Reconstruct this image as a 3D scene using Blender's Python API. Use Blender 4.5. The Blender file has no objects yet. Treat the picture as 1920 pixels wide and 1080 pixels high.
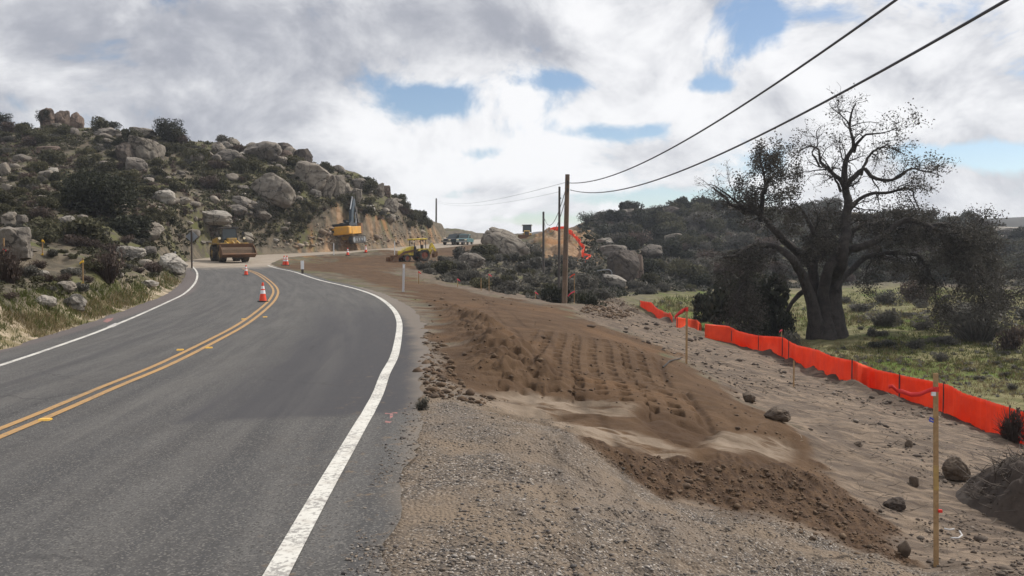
import bpy, bmesh, math, random
import numpy as np
from mathutils import Vector, Matrix
R = math.radians
C = bpy.context.scene.collection
SC = bpy.context.scene

# ------------------------------------------------------------------ camera
FPX = 1600.0                      # focal length in photo pixels (1920 wide)
PITCH = math.atan(62 / FPX)
CAM = np.array([0.0, 0.0, 1.6])
cam = bpy.data.cameras.new('camera')
cam.sensor_width = 36.0
cam.lens = 36.0 * FPX / 1920.0
cam.clip_start = 0.05
cam.clip_end = 6000
cam_o = bpy.data.objects.new('camera', cam)
C.objects.link(cam_o)
cam_o.location = CAM
cam_o.rotation_euler = (R(90) - PITCH, 0, 0)
SC.camera = cam_o

# ------------------------------------------------------------------ light
SUN_EL, SUN_AZ = R(44), R(62)     # azimuth measured from +Y towards +X
sun = bpy.data.lights.new('sun', 'SUN')
sun.energy = 4.3
sun.angle = R(1.0)
sun.color = (1.0, 0.93, 0.84)
sun_o = bpy.data.objects.new('sun', sun)
C.objects.link(sun_o)
sd = Vector((math.sin(SUN_AZ) * math.cos(SUN_EL), math.cos(SUN_AZ) * math.cos(SUN_EL), math.sin(SUN_EL)))
sun_o.rotation_euler = sd.to_track_quat('Z', 'Y').to_euler()
sun_o.location = sd * 300

vs = SC.view_settings
SC.display_settings.display_device = 'sRGB'
vs.view_transform = 'Standard'
vs.look = 'None'
vs.exposure = 0.0
vs.gamma = 1.0
vs.use_curve_mapping = False
cy = SC.cycles
cy.max_bounces = 5
cy.diffuse_bounces = 2
cy.glossy_bounces = 2
cy.transmission_bounces = 4
cy.transparent_max_bounces = 8
cy.use_denoising = True
cy.use_adaptive_sampling = True
cy.adaptive_threshold = 0.02


class NT:
    """tiny node-graph writer"""
    def __init__(s, tree):
        s.t = tree
    def n(s, typ, **kw):
        nd = s.t.nodes.new(typ)
        for k, v in kw.items():
            setattr(nd, k, v)
        return nd
    def put(s, sock, v):
        if hasattr(v, 'is_linked') or hasattr(v, 'links'):
            s.t.links.new(v, sock)
        elif v is not None:
            if isinstance(v, (tuple, list)) and len(v) == 3 and sock.type == 'RGBA':
                v = tuple(v) + (1.0,)
            sock.default_value = v
    def m(s, op, a, b=None, c=None, clamp=False):
        nd = s.n('ShaderNodeMath', operation=op, use_clamp=clamp)
        s.put(nd.inputs[0], a)
        if b is not None: s.put(nd.inputs[1], b)
        if c is not None: s.put(nd.inputs[2], c)
        return nd.outputs[0]
    def add(s, a, b): return s.m('ADD', a, b)
    def mul(s, a, b): return s.m('MULTIPLY', a, b)
    def sub(s, a, b): return s.m('SUBTRACT', a, b)
    def mix(s, f, a, b, mode='MIX'):
        nd = s.n('ShaderNodeMix', data_type='RGBA', blend_type=mode, clamp_factor=True)
        s.put(nd.inputs[0], f); s.put(nd.inputs[6], a); s.put(nd.inputs[7], b)
        return nd.outputs[2]
    def smooth(s, v, lo, hi, a=0.0, b=1.0):
        nd = s.n('ShaderNodeMapRange', interpolation_type='SMOOTHSTEP')
        s.put(nd.inputs[0], v); s.put(nd.inputs[1], lo); s.put(nd.inputs[2], hi)
        s.put(nd.inputs[3], a); s.put(nd.inputs[4], b)
        return nd.outputs[0]
    def noise(s, vec, scale, detail=4.0, rough=0.55, dist=0.0, out=0):
        nd = s.n('ShaderNodeTexNoise')
        if vec is not None: s.put(nd.inputs['Vector'], vec)
        s.put(nd.inputs['Scale'], scale); s.put(nd.inputs['Detail'], detail)
        s.put(nd.inputs['Roughness'], rough); s.put(nd.inputs['Distortion'], dist)
        return nd.outputs[out]
    def voro(s, vec, scale, out='Distance', feature='F1', rnd=1.0):
        nd = s.n('ShaderNodeTexVoronoi', feature=feature)
        if vec is not None: s.put(nd.inputs['Vector'], vec)
        s.put(nd.inputs['Scale'], scale); s.put(nd.inputs['Randomness'], rnd)
        return nd.outputs[out]
    def xyz(s, v):
        nd = s.n('ShaderNodeSeparateXYZ'); s.put(nd.inputs[0], v)
        return nd.outputs
    def vec(s, x, y, z):
        nd = s.n('ShaderNodeCombineXYZ')
        s.put(nd.inputs[0], x); s.put(nd.inputs[1], y); s.put(nd.inputs[2], z)
        return nd.outputs[0]
    def vmul(s, v, k):
        nd = s.n('ShaderNodeVectorMath', operation='MULTIPLY')
        s.put(nd.inputs[0], v); s.put(nd.inputs[1], k)
        return nd.outputs[0]
    def attr(s, name):
        return s.n('ShaderNodeAttribute', attribute_name=name).outputs['Fac']
    def obj(s): return s.n('ShaderNodeTexCoord').outputs['Object']
    def pos(s): return s.n('ShaderNodeNewGeometry').outputs['Position']
    def rand(s): return s.n('ShaderNodeObjectInfo').outputs['Random']


# ------------------------------------------------------------------ world: Nishita sky with a broken cloud deck
W = bpy.data.worlds.new('World')
SC.world = W
W.use_nodes = True
wt = NT(W.node_tree)
W.node_tree.nodes.clear()
sky = wt.n('ShaderNodeTexSky', sky_type='NISHITA')
sky.sun_disc = False
sky.sun_elevation = SUN_EL
sky.sun_rotation = SUN_AZ
sky.altitude = 900
sky.air_density = 1.0
sky.dust_density = 0.6
gen = wt.n('ShaderNodeTexCoord').outputs['Generated']
dx, dy, dz = wt.xyz(gen)
zc = wt.m('MAXIMUM', dz, 0.0)
den = wt.add(zc, 0.20)
cp = wt.vec(wt.m('DIVIDE', dx, den), wt.m('DIVIDE', dy, den), wt.mul(zc, 0.6))
yy = wt.m('MAXIMUM', dy, 0.05)
gu = wt.m('DIVIDE', dx, yy)
gw = wt.m('DIVIDE', zc, yy)


def sky_blob(px, py, rx, ry, amp):
    u0, w0 = (px - 960) / FPX, (478 - py) / FPX
    a = wt.mul(wt.sub(gu, u0), FPX / rx)
    b = wt.mul(wt.sub(gw, w0), FPX / ry)
    r2 = wt.add(wt.mul(a, a), wt.mul(b, b))
    return wt.mul(wt.m('EXPONENT', wt.mul(r2, -1.0)), amp)


def blob_sum(lst):
    t = None
    for b in lst:
        g = sky_blob(*b)
        t = g if t is None else wt.add(t, g)
    return t


gaps = blob_sum([(828, 190, 58, 30, .55), (1430, 55, 52, 62, .46), (1325, 165, 75, 20, .44),
                 (1150, 250, 130, 22, .48), (1040, 155, 65, 22, .34), (1225, 235, 45, 24, .2), (1850, 292, 150, 30, .62),
                 (905, 290, 55, 18, .36), (1250, 372, 220, 17, .48), (1000, 412, 160, 18, .52),
                 (1420, 312, 110, 26, .32), (850, 365, 50, 18, .34), (1180, 130, 50, 16, .25), (1490, 120, 40, 26, .30), (1545, 30, 60, 24, .25), (1700, 285, 60, 18, .25)])
sv = wt.vec(dx, dy, wt.mul(dz, 1.45))
n0 = wt.noise(sv, 3.0, 3.0, 0.5, 0.3)
n1 = wt.noise(sv, 6.5, 9.0, 0.60, 0.35)
n2 = wt.noise(sv, 2.6, 8.0, 0.52, 0.25)
off = wt.n('ShaderNodeVectorMath', operation='ADD')
wt.put(off.inputs[0], sv); off.inputs[1].default_value = (sd.x * .05, sd.y * .05, sd.z * .07)
n1b = wt.noise(off.outputs[0], 6.5, 9.0, 0.60, 0.35)
cover = wt.sub(wt.add(wt.mul(wt.sub(n1, 0.5), 2.2), wt.add(wt.mul(wt.sub(n0, .5), .5), 0.80)), gaps)
alpha = wt.smooth(cover, 0.33, 0.66)
thick = wt.smooth(cover, 0.5, 1.1)
greyz = blob_sum([(250, 90, 600, 130, .46), (900, 30, 480, 90, .40), (560, 270, 300, 90, .30), (1000, 120, 220, 50, .16),
                  (1650, 40, 220, 80, .12), (60, 40, 300, 90, .12), (980, 350, 150, 30, .22), (1500, 175, 180, 40, .10)])
brightz = blob_sum([(730, 190, 130, 60, .34), (280, 150, 140, 40, .20), (930, 300, 160, 50, .2), (1750, 230, 160, 40, .22)])
g = wt.add(wt.add(wt.mul(wt.sub(n2, 0.5), 1.5), wt.mul(wt.sub(n1b, n1), 2.1)), wt.sub(greyz, brightz))
g = wt.smooth(g, -0.30, 0.86)
cl = wt.mix(g, (1.0, 1.0, 1.01), (0.405, 0.42, 0.475))
skyc = wt.n('ShaderNodeVectorMath', operation='SCALE')
wt.put(skyc.inputs[0], sky.outputs[0]); skyc.inputs['Scale'].default_value = 1.0
bg1 = wt.n('ShaderNodeBackground'); wt.put(bg1.inputs[0], skyc.outputs[0]); bg1.inputs[1].default_value = 0.11
bg2 = wt.n('ShaderNodeBackground'); wt.put(bg2.inputs[0], cl); bg2.inputs[1].default_value = 1.0
mx = wt.n('ShaderNodeMixShader')
lp = wt.mul(alpha, 0.97)
wt.put(mx.inputs[0], lp); wt.put(mx.inputs[1], bg1.outputs[0]); wt.put(mx.inputs[2], bg2.outputs[0])
wo = wt.n('ShaderNodeOutputWorld'); wt.put(wo.inputs[0], mx.outputs[0])

# ------------------------------------------------------------------ pixel rays and noise
cp_, sp_ = math.cos(PITCH), math.sin(PITCH)


def ray(px, py):
    v, w = (px - 960) / FPX, (540 - py) / FPX
    return np.array([v, cp_ + w * sp_, -sp_ + w * cp_])


def P(px, py, d):
    """world point seen at photo pixel (px,py) at distance d along +Y"""
    r = ray(px, py)
    return CAM + r * (d / r[1])


def PZ(px, py, z):
    r = ray(px, py)
    return CAM + r * ((z - CAM[2]) / r[2])


def _hash(ix, iy, seed):
    h = (ix.astype(np.int64) * 374761393 + iy.astype(np.int64) * 668265263 + seed * 2147483647) & 0xFFFFFFFF
    h = ((h ^ (h >> 13)) * 1274126177) & 0xFFFFFFFF
    h = (h ^ (h >> 16)) & 0xFFFFFFFF
    return h.astype(np.float64) / 4294967295.0


def vnoise(x, y, seed=0):
    ix, iy = np.floor(x), np.floor(y)
    fx, fy = x - ix, y - iy
    fx, fy = fx * fx * fx * (fx * (fx * 6 - 15) + 10), fy * fy * fy * (fy * (fy * 6 - 15) + 10)
    a, b = _hash(ix, iy, seed), _hash(ix + 1, iy, seed)
    c, d = _hash(ix, iy + 1, seed), _hash(ix + 1, iy + 1, seed)
    return (a + (b - a) * fx) * (1 - fy) + (c + (d - c) * fx) * fy - 0.5


def fbm(x, y, size, octs=4, seed=0, gain=0.5):
    x, y = np.asarray(x, float), np.asarray(y, float)
    t = np.zeros(np.broadcast(x, y).shape); a = 1.0; f = 1.0 / size
    for k in range(octs):
        ca, sa = math.cos(k * 0.8 + seed), math.sin(k * 0.8 + seed)
        t = t + a * vnoise((x * ca - y * sa) * f + 17.3 * k, (x * sa + y * ca) * f - 9.1 * k, seed + k)
        a *= gain; f *= 2.03
    return t


def sstep(v, lo, hi):
    t = np.clip((v - lo) / (hi - lo), 0, 1)
    return t * t * (3 - 2 * t)


# ------------------------------------------------------------------ terrain: control points (photo pixel, distance)
CP = []
def cpts(s):
    for tok in s.split(';'):
        tok = tok.strip()
        if tok:
            a, b, d = [float(q) for q in tok.split(',')]
            CP.append(P(a, b, d))
# gravel shoulder, bank, dirt platform
for px, z in ((-500, -.1), (300, 0), (760, 0), (1100, -.05), (1500, -.2), (1900, -.3), (2500, -.4)):
    for d in (1.0, 2.2, 3.6):
        p = P(px, 900, d); CP.append(np.array([p[0], p[1], z - (0.05 * d if px > 1400 else 0)]))
cpts('700,1080,4.3; 900,1080,4.25; 1100,1000,5.2; 1000,900,6.15; 900,850,7.0; 1300,1060,5.05; 1500,1075,5.55; 1700,1080,5.9; 1900,1075,6.1; 2300,1080,6.5')
cpts('850,760,9.3; 1000,800,8.2; 1080,815,7.9; 820,660,14.2')
cpts('1110,828,7.8; 1300,850,8.6; 1480,868,9.1; 1100,850,7.3; 1250,930,7.35; 1350,950,7.45; 1450,972,7.55; 1560,1010,7.3; 1690,1045,7.0; 1180,860,7.9')
cpts('900,745,10.5; 1000,750,10.9; 1200,765,11.2; 1330,820,9.9; 850,700,12.3; 1100,700,14.4; 1300,740,13.6; 1150,640,20.6; 1000,600,26; 900,575,31; 800,545,40; 950,660,16; 1400,800,11.2')
cpts('1480,800,11.6; 1400,770,12.6; 1250,680,17.8; 1120,612,28; 1040,576,38; 960,562,43; 880,543,51; 760,514,66; 700,505,71; 620,503,68')
# scraped ground right of the platform down to the orange fence
cpts('1540,860,11.0; 1600,930,9.4; 1700,1000,8.4; 1767,1055,6.8; 1800,905,11.7; 1405,757,18; 1600,800,16.3; 1500,820,14.2; 1900,830,19.0; 1900,950,10.5; 1490,727,24; 1287,680,24.5; 1350,690,24.5; 1200,622,35; 1150,595,38; 1140,578,41; 1180,585,44')
cpts('1900,817,21; 1700,747,26; 1580,705,32; 1460,667,40; 1330,634,48; 1250,606,57; 1200,578,70; 2200,930,17')
# meadow
cpts('1750,715,32; 1900,690,36; 1555,630,49; 1700,600,60; 1900,610,56; 1450,580,76; 1250,555,88; 1700,548,104; 1900,560,92; 1400,535,110; 2300,600,60; 2300,560,90; 1800,560,92')
# right hill
cpts('1150,545,92; 1160,508,118; 1250,490,140; 1400,505,135; 1250,440,178; 1400,440,180; 1100,412,200; 1160,402,205; 1200,394,210; 1250,390,215; 1350,388,215; 1450,390,220; 1600,400,230; 1700,408,240; 1800,430,255; 1900,446,270; 2300,430,280; 1800,510,150; 1900,490,175; 1700,470,185; 1560,450,190; 2300,500,160')
# behind the pole, shrubs, boulder, spoil mound
cpts('1060,577,45; 1000,557,58; 960,545,62; 900,532,64; 900,505,82; 1000,520,80; 1100,535,92; 1080,555,70; 800,492,84; 780,522,63; 840,535,58; 700,490,85; 600,497,75; 560,500,69; 650,486,92; 940,480,105; 1000,470,118; 985,450,148; 1012,446,150; 960,449,150; 985,447,168; 930,450,172; 870,459,142; 830,478,110; 880,470,118; 1050,492,105; 1040,436,132; 1015,440,128; 1075,438,132; 1100,476,118; 1105,440,145')
# left bank and boulder hill
cpts('-500,640,18; -500,560,21; -500,480,30; 0,625,17.2; 0,600,17.8; 0,560,20; 0,500,26; 100,600,20.5; 100,560,23; 100,500,32; 200,575,26; 200,545,31; 300,530,38; 300,545,36; 340,510,50; 200,510,39; 200,472,52; 300,480,55; 0,450,38; 100,430,54; 0,400,60; 150,410,66; -500,400,60; 340,487,62')
cpts('0,330,85; 0,270,108; 0,240,128; 100,233,130; 200,238,130; 260,250,132; 320,269,135; 400,285,130; 490,290,126; 560,312,124; 600,328,126; 640,343,130; 680,355,133; 720,366,137; 760,388,142; 800,414,149; 860,447,172; -500,260,130; -500,330,90')
cpts('200,330,92; 350,350,97; 450,380,100; 550,360,110; 390,420,86; 300,430,72; 360,476,70; 480,458,93; 560,455,98; 590,472,97; 655,456,102; 615,462,100; 700,462,104; 610,415,109; 660,405,115; 700,405,122; 750,425,129; 700,472,111; 800,440,141; 800,463,127; 600,430,106; 440,470,86; 500,473,93')
cpts('880,452,200; 950,452,215; 1020,448,205; 1060,444,190; 900,460,290; 1000,460,290; 810,436,205; 760,430,215; 1090,425,205; 1060,440,240')
for px in (-500, 0, 300, 600, 800):
    CP.append(P(px, 478, 240)); CP[-1][2] = 9
for px in (950, 1200, 1500, 1800, 2300):
    CP.append(P(px, 478, 330)); CP[-1][2] = 3
for px in (-500, 300, 900, 1500, 2300):
    for d in (600, 1500):
        CP.append(P(px, 478, d)); CP[-1][2] = -4
CP = np.array(CP)


def lp(x, y):
    a = np.clip(np.arctan2(x, y), -0.78, 0.74)
    return a, np.log(np.maximum(np.hypot(x, y), 0.8))


_ca, _cv = lp(CP[:, 0], CP[:, 1])
_K = np.sqrt((_ca[:, None] - _ca[None]) ** 2 + (_cv[:, None] - _cv[None]) ** 2 + 0.03 ** 2)
# heights are fitted in view-scaled units (z / r) so that near and far relief are treated alike
_r = np.hypot(CP[:, 0], CP[:, 1])
_zz = (CP[:, 2] - 1.6) / _r
_n = len(CP)
_A = np.zeros((_n + 3, _n + 3))
_A[:_n, :_n] = _K - np.eye(_n) * 0.001
_A[:_n, _n] = 1; _A[:_n, _n + 1] = _ca; _A[:_n, _n + 2] = _cv
_A[_n:, :_n] = _A[:_n, _n:].T
_w = np.linalg.solve(_A, np.concatenate([_zz, [0, 0, 0]]))


def base_z(x, y):
    x, y = np.asarray(x, float).ravel(), np.asarray(y, float).ravel()
    out = np.empty(len(x))
    for i in range(0, len(x), 20000):
        a, v = lp(x[i:i + 20000], y[i:i + 20000])
        k = np.sqrt((a[:, None] - _ca) ** 2 + (v[:, None] - _cv) ** 2 + 0.0009)
        out[i:i + 20000] = k @ _w[:_n] + _w[_n] + _w[_n + 1] * a + _w[_n + 2] * v
    r = np.maximum(np.hypot(x, y), 0.8)
    return 1.6 + out * r


# ------------------------------------------------------------------ road: centre and edge lines
def catmull(pts, step):
    pts = np.array(pts, float)
    ext = np.vstack([2 * pts[0] - pts[1], pts, 2 * pts[-1] - pts[-2]])
    out = []
    for i in range(1, len(ext) - 2):
        p0, p1, p2, p3 = ext[i - 1:i + 3]
        # centripetal
        t0 = 0; t1 = np.linalg.norm(p1 - p0) ** .5; t2 = t1 + np.linalg.norm(p2 - p1) ** .5; t3 = t2 + np.linalg.norm(p3 - p2) ** .5
        n = max(2, int(np.linalg.norm(p2 - p1) / step))
        for k in range(n):
            t = t1 + (t2 - t1) * k / n
            a1 = (t1 - t) / (t1 - t0) * p0 + (t - t0) / (t1 - t0) * p1
            a2 = (t2 - t) / (t2 - t1) * p1 + (t - t1) / (t2 - t1) * p2
            a3 = (t3 - t) / (t3 - t2) * p2 + (t - t2) / (t3 - t2) * p3
            b1 = (t2 - t) / (t2 - t0) * a1 + (t - t0) / (t2 - t0) * a2
            b2 = (t3 - t) / (t3 - t1) * a2 + (t - t1) / (t3 - t1) * a3
            out.append((t2 - t) / (t2 - t1) * b1 + (t - t1) / (t2 - t1) * b2)
    out.append(pts[-1])
    return np.array(out)


def trace(s, z=None):
    o = []
    for tok in s.split(';'):
        q = [float(v) for v in tok.split(',')]
        o.append(PZ(q[0], q[1], z) if len(q) == 2 else P(*q))
    return o


cen = [np.array([-2.2, -30, -.12]), np.array([-3.3, -12, -.12]), np.array([-4.05, -2, -.12])] + \
    trace('0,812;100,771;200,728;300,687;400,638;450,611;490,582;512,560', -.12) + \
    trace('516,542,43;503,527,51;482,513,58.5;460,505,65;440,497,73;440,490,81;470,484,89;540,479,97;640,474,106;740,469,117;860,457.5,147;915,451,175;940,448.5,205')
rgt = [np.array([1.2, -30, 0]), np.array([.1, -12, 0]), np.array([-.65, -2, 0])] + \
    trace('510,1080;590,952;640,862;700,755;733,680;748,630;748,602;735,577;700,553', 0) + \
    trace('650,534,43.5;600,521,50.5;550,509,60;515,502,67;500,495,76;530,488,85')
lft = [np.array([-5.6, -30, -.25]), np.array([-6.6, -12, -.25]), np.array([-7.4, -2, -.25])] + \
    trace('-400,800;0,686;100,652;200,616;300,573;350,548', -.25) + \
    trace('369,527,53;368,511,62;360,498,70;365,489,78;400,482,86')
STEP = 0.2
CL = catmull(cen, STEP)
RL = catmull(rgt, 0.4)
LL = catmull(lft, 0.4)
CLS = np.concatenate([[0], np.cumsum(np.linalg.norm(np.diff(CL[:, :2], axis=0), axis=1))])
tan_ = np.gradient(CL[:, :2], axis=0); tan_ /= np.linalg.norm(tan_, axis=1)[:, None]
for _ in range(90):
    tan_[1:-1] = (tan_[:-2] + tan_[1:-1] * 2 + tan_[2:]) / 4
tan_ /= np.linalg.norm(tan_, axis=1)[:, None]
nor = np.stack([tan_[:, 1], -tan_[:, 0]], 1)          # to the right


def side(line, sgn):
    w = np.full(len(CL), np.nan)
    for i in range(len(CL)):
        rel = line[:, :2] - CL[i, :2]
        al = rel @ tan_[i]; ac = rel @ nor[i] * sgn
        for k in np.nonzero((al[:-1] * al[1:] <= 0) & (ac[:-1] > 1) & (ac[:-1] < 7))[0]:
            f = al[k] / (al[k] - al[k + 1] + 1e-9)
            w[i] = ac[k] + f * (ac[k + 1] - ac[k]); break
    ok = ~np.isnan(w)
    ok &= CLS < np.interp(78, CL[:, 1], CLS)
    w[~ok] = 3.5
    idx = np.nonzero(ok)[0]
    w[:idx[0]] = w[idx[0]]; 
    for i in range(idx[0], idx[-1]):
        if not ok[i]: w[i] = np.interp(i, idx, w[idx])
    k = np.ones(23) / 23
    return np.convolve(np.pad(w, 11, mode='edge'), k, 'valid')


WR, WL = side(RL, 1), side(LL, -1)
BANK_R = np.interp(CL[:, 1], [40, 75], [.12, .05])
BANK_L = np.interp(CL[:, 1], [40, 75], [-.13, .05])


def road_xyz(i, off):
    """point at station index i, off metres right of the yellow line"""
    z = CL[i, 2] + np.where(off > 0, off / WR[i] * BANK_R[i], -off / WL[i] * BANK_L[i])
    return np.stack([CL[i, 0] + nor[i, 0] * off, CL[i, 1] + nor[i, 1] * off, z], -1)


SH_R = np.interp(CL[:, 1], [0, 8, 25, 60], [.55, .5, .55, .4])     # asphalt beyond the white line
SH_L = np.interp(CL[:, 1], [0, 15, 45, 70], [1.1, 1.05, .8, .7])


def road_near(x, y):
    """nearest station index, signed offset"""
    x, y = np.asarray(x).ravel(), np.asarray(y).ravel()
    I = np.zeros(len(x), int); D = np.full(len(x), 1e9)
    cs = CL[::5, :2]
    for i in range(0, len(x), 20000):
        d2 = (x[i:i + 20000, None] - cs[:, 0]) ** 2 + (y[i:i + 20000, None] - cs[:, 1]) ** 2
        j = d2.argmin(1)
        I[i:i + 20000] = j * 5
    rx, ry = x - CL[I, 0], y - CL[I, 1]
    al = rx * tan_[I, 0] + ry * tan_[I, 1]
    I2 = np.clip(I + np.round(al / STEP).astype(int), 0, len(CL) - 1)
    rx, ry = x - CL[I2, 0], y - CL[I2, 1]
    off = rx * nor[I2, 0] + ry * nor[I2, 1]
    dist = np.hypot(rx, ry)
    return I2, np.sign(off) * dist


# ------------------------------------------------------------------ terrain grid (log-polar around the viewer)
az = np.concatenate([np.linspace(-180, -44, 40)[:-1], np.linspace(-44, -34, 40)[:-1], np.linspace(-34, 34, 1050), np.linspace(34, 44, 40)[1:], np.linspace(44, 180, 40)[1:]]) * math.pi / 180
lr = np.concatenate([np.linspace(math.log(1.2), math.log(3.5), 30)[:-1], np.linspace(math.log(3.5), math.log(14), 330)[:-1],
                     np.linspace(math.log(14), math.log(60), 200)[:-1], np.linspace(math.log(60), math.log(300), 190)[:-1], np.linspace(math.log(300), math.log(640), 40)])
AZ, LR = np.meshgrid(az, lr, indexing='ij')
GX, GY = np.sin(AZ) * np.exp(LR), np.cos(AZ) * np.exp(LR)
shp = GX.shape
# coarse fit, then bilinear to the fine grid
azc = np.linspace(-.8, .76, 260); lrc = np.linspace(lr[0], lr[-1], 330)
AC, LC = np.meshgrid(azc, lrc, indexing='ij')
ZC = base_z(np.sin(AC) * np.exp(LC), np.cos(AC) * np.exp(LC)).reshape(AC.shape)


def bil(Z, gx, gy, a, b):
    i = np.clip(np.searchsorted(gx, a) - 1, 0, len(gx) - 2); j = np.clip(np.searchsorted(gy, b) - 1, 0, len(gy) - 2)
    f = np.clip((a - gx[i]) / (gx[i + 1] - gx[i]), 0, 1); h = np.clip((b - gy[j]) / (gy[j + 1] - gy[j]), 0, 1)
    return (Z[i, j] * (1 - f) + Z[i + 1, j] * f) * (1 - h) + (Z[i, j + 1] * (1 - f) + Z[i + 1, j + 1] * f) * h


def rough_h(x, y):
    a, v = lp(x, y)
    return bil(ZC, azc, lrc, a, v)


def cast_rough(px, py):
    r = ray(px, py)
    d = np.exp(np.linspace(math.log(1.5), math.log(900), 1500))
    x, y, z = CAM[0] + r[0] / r[1] * d, d, CAM[2] + r[2] / r[1] * d
    hit = np.nonzero(z < rough_h(x, y))[0]
    k = hit[0] if len(hit) else len(d) - 1
    return np.array([x[k], y[k]])


def poly(s):
    return np.array([cast_rough(*[float(v) for v in t.split(',')]) for t in s.split(';')])


def sdist(pl, x, y):
    """signed distance to a plan polygon, positive inside"""
    x, y = x.ravel(), y.ravel()
    d2 = np.full(len(x), 1e18); ins = np.zeros(len(x), bool)
    for k in range(len(pl)):
        (ax, ay), (bx, by) = pl[k], pl[(k + 1) % len(pl)]
        ex, ey = bx - ax, by - ay
        t = np.clip(((x - ax) * ex + (y - ay) * ey) / (ex * ex + ey * ey + 1e-12), 0, 1)
        d2 = np.minimum(d2, (x - ax - t * ex) ** 2 + (y - ay - t * ey) ** 2)
        c = (ay > y) != (by > y)
        ins ^= c & (x < (bx - ax) * (y - ay) / (by - ay + 1e-12) + ax)
    return np.where(ins, 1, -1) * np.sqrt(d2)


POLY = dict(
    fill=poly('505,501;560,506;620,512;690,530;760,556;800,590;825,630;838,690;868,742;930,760;1060,790;1098,832;1250,930;1450,975;1690,1050;1702,1000;1600,920;1510,840;1450,780;1330,712;1250,662;1150,617;1060,580;960,562;880,545;820,535;760,520;720,512;760,504;810,496;850,488;900,468;905,456;870,459;800,470;700,478;600,489'),
    face=poly('1100,832;1200,850;1320,868;1480,872;1530,870;1600,925;1702,1000;1690,1050;1450,975;1250,930'),
    pale=poly('875,754;940,744;1000,741;1100,754;1190,768;1180,783;1110,776;1050,776;1060,788;1200,812;1290,850;1290,864;1200,848;1100,826;1040,800;960,786;900,775'),
    pale_far=poly('1335,806;1400,812;1482,832;1480,868;1410,858;1350,846;1320,824'),
    pit=poly('1185,778;1225,772;1290,790;1345,806;1335,826;1290,832;1240,812'),
    gravel=poly('300,1500;500,1120;640,960;745,800;775,700;785,640;775,600;745,560;690,532;760,556;800,590;825,630;838,690;868,742;930,760;1060,790;1098,832;1250,930;1450,975;1690,1050;1800,1090;2100,1200;2100,1500'),
    tan=poly('1060,582;1100,560;1150,556;1200,580;1330,636;1460,669;1700,749;1900,822;2400,960;2400,1400;1800,1400;1690,1050;1702,1000;1600,920;1510,840;1450,780;1330,712;1250,662;1150,617'),
    strip=poly('740,500;800,500;860,535;960,550;1050,566;1058,580;960,562;880,545;780,524;740,510'),
    grass=poly('1190,566;1330,630;1460,664;1700,744;1900,812;2400,960;2400,550;1900,545;1700,535;1450,545;1250,548'),
    cut=poly('440,474;500,462;560,452;592,425;606,402;640,396;690,420;760,418;830,426;880,446;860,457;740,467;600,473'),
    mound=poly('1000,440;1040,432;1080,436;1110,470;1100,500;1060,492;1010,478'),
    lbank=poly('-300,700;0,650;100,622;200,588;300,545;350,515;340,505;260,535;190,552;90,565;0,575;-300,590'),
)
X, Y = GX.ravel(), GY.ravel()
RR = np.hypot(X, Y)
ZB = rough_h(X, Y)
near = RR < 260
wob = fbm(X, Y, 1.0, 4, 3) * 1.0
wobs = np.clip(RR * 0.028, .05, 3.0)
MASK = {}
SOUT = np.full(len(X), 1e6)
for k, pl in POLY.items():
    s = np.full(len(X), -1e6)
    s[near] = sdist(pl, X[near], Y[near])
    if k not in ('lbank', 'mound', 'strip', 'pale', 'pale_far', 'pit'): SOUT = np.minimum(SOUT, -s)
    soft = np.clip(RR * (0.012 if k in ('fill', 'face', 'cut', 'pale', 'pale_far', 'pit') else .03), .05, 2.0)
    if k == 'grass': soft = soft * 2
    MASK[k] = sstep(s + wob * wobs * (.5 if k in ('pale', 'pale_far', 'pit') else 1.6), -soft, soft)
MASK['cut'] = np.maximum(MASK['cut'], MASK.pop('mound') * .8)
MASK['tan'] = np.maximum(MASK['tan'], MASK.pop('strip') * .9)
MASK['pale'] = np.maximum(MASK['pale'], MASK.pop('pale_far'))
PIT = MASK.pop('pit')
MASK['tan'] = np.maximum(MASK['tan'], (1 - sstep(RR, 13, 20)) * (X > -3))
hill = np.clip(1 - sum(MASK[k] for k in ('fill', 'gravel', 'tan', 'grass', 'cut', 'face')), 0, 1) * sstep(RR, 12, 40)

# road influence
I, OFF = np.zeros(len(X), int), np.full(len(X), 1e3)
nr = RR < 240
I[nr], OFF[nr] = road_near(X[nr], Y[nr])
edge = np.where(OFF > 0, WR[I] + SH_R[I], WL[I] + SH_L[I])
beyond = np.abs(OFF) - edge
wide = np.where(OFF > 0, np.interp(Y, [0, 20, 60, 90], [1.2, 1.5, 3, 5]), np.interp(Y, [0, 20, 60, 90], [1.0, 1.5, 2.0, 2.2]))
rz = CL[I, 2] + np.where(OFF > 0, np.minimum(OFF, edge) / WR[I] * BANK_R[I], np.minimum(-OFF, edge) / WL[I] * BANK_L[I])
on = 1 - sstep(beyond, 0.0, 1.0 * wide)
on = np.where(CLS[I] > CLS[-1] - 2, 0, on)

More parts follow.
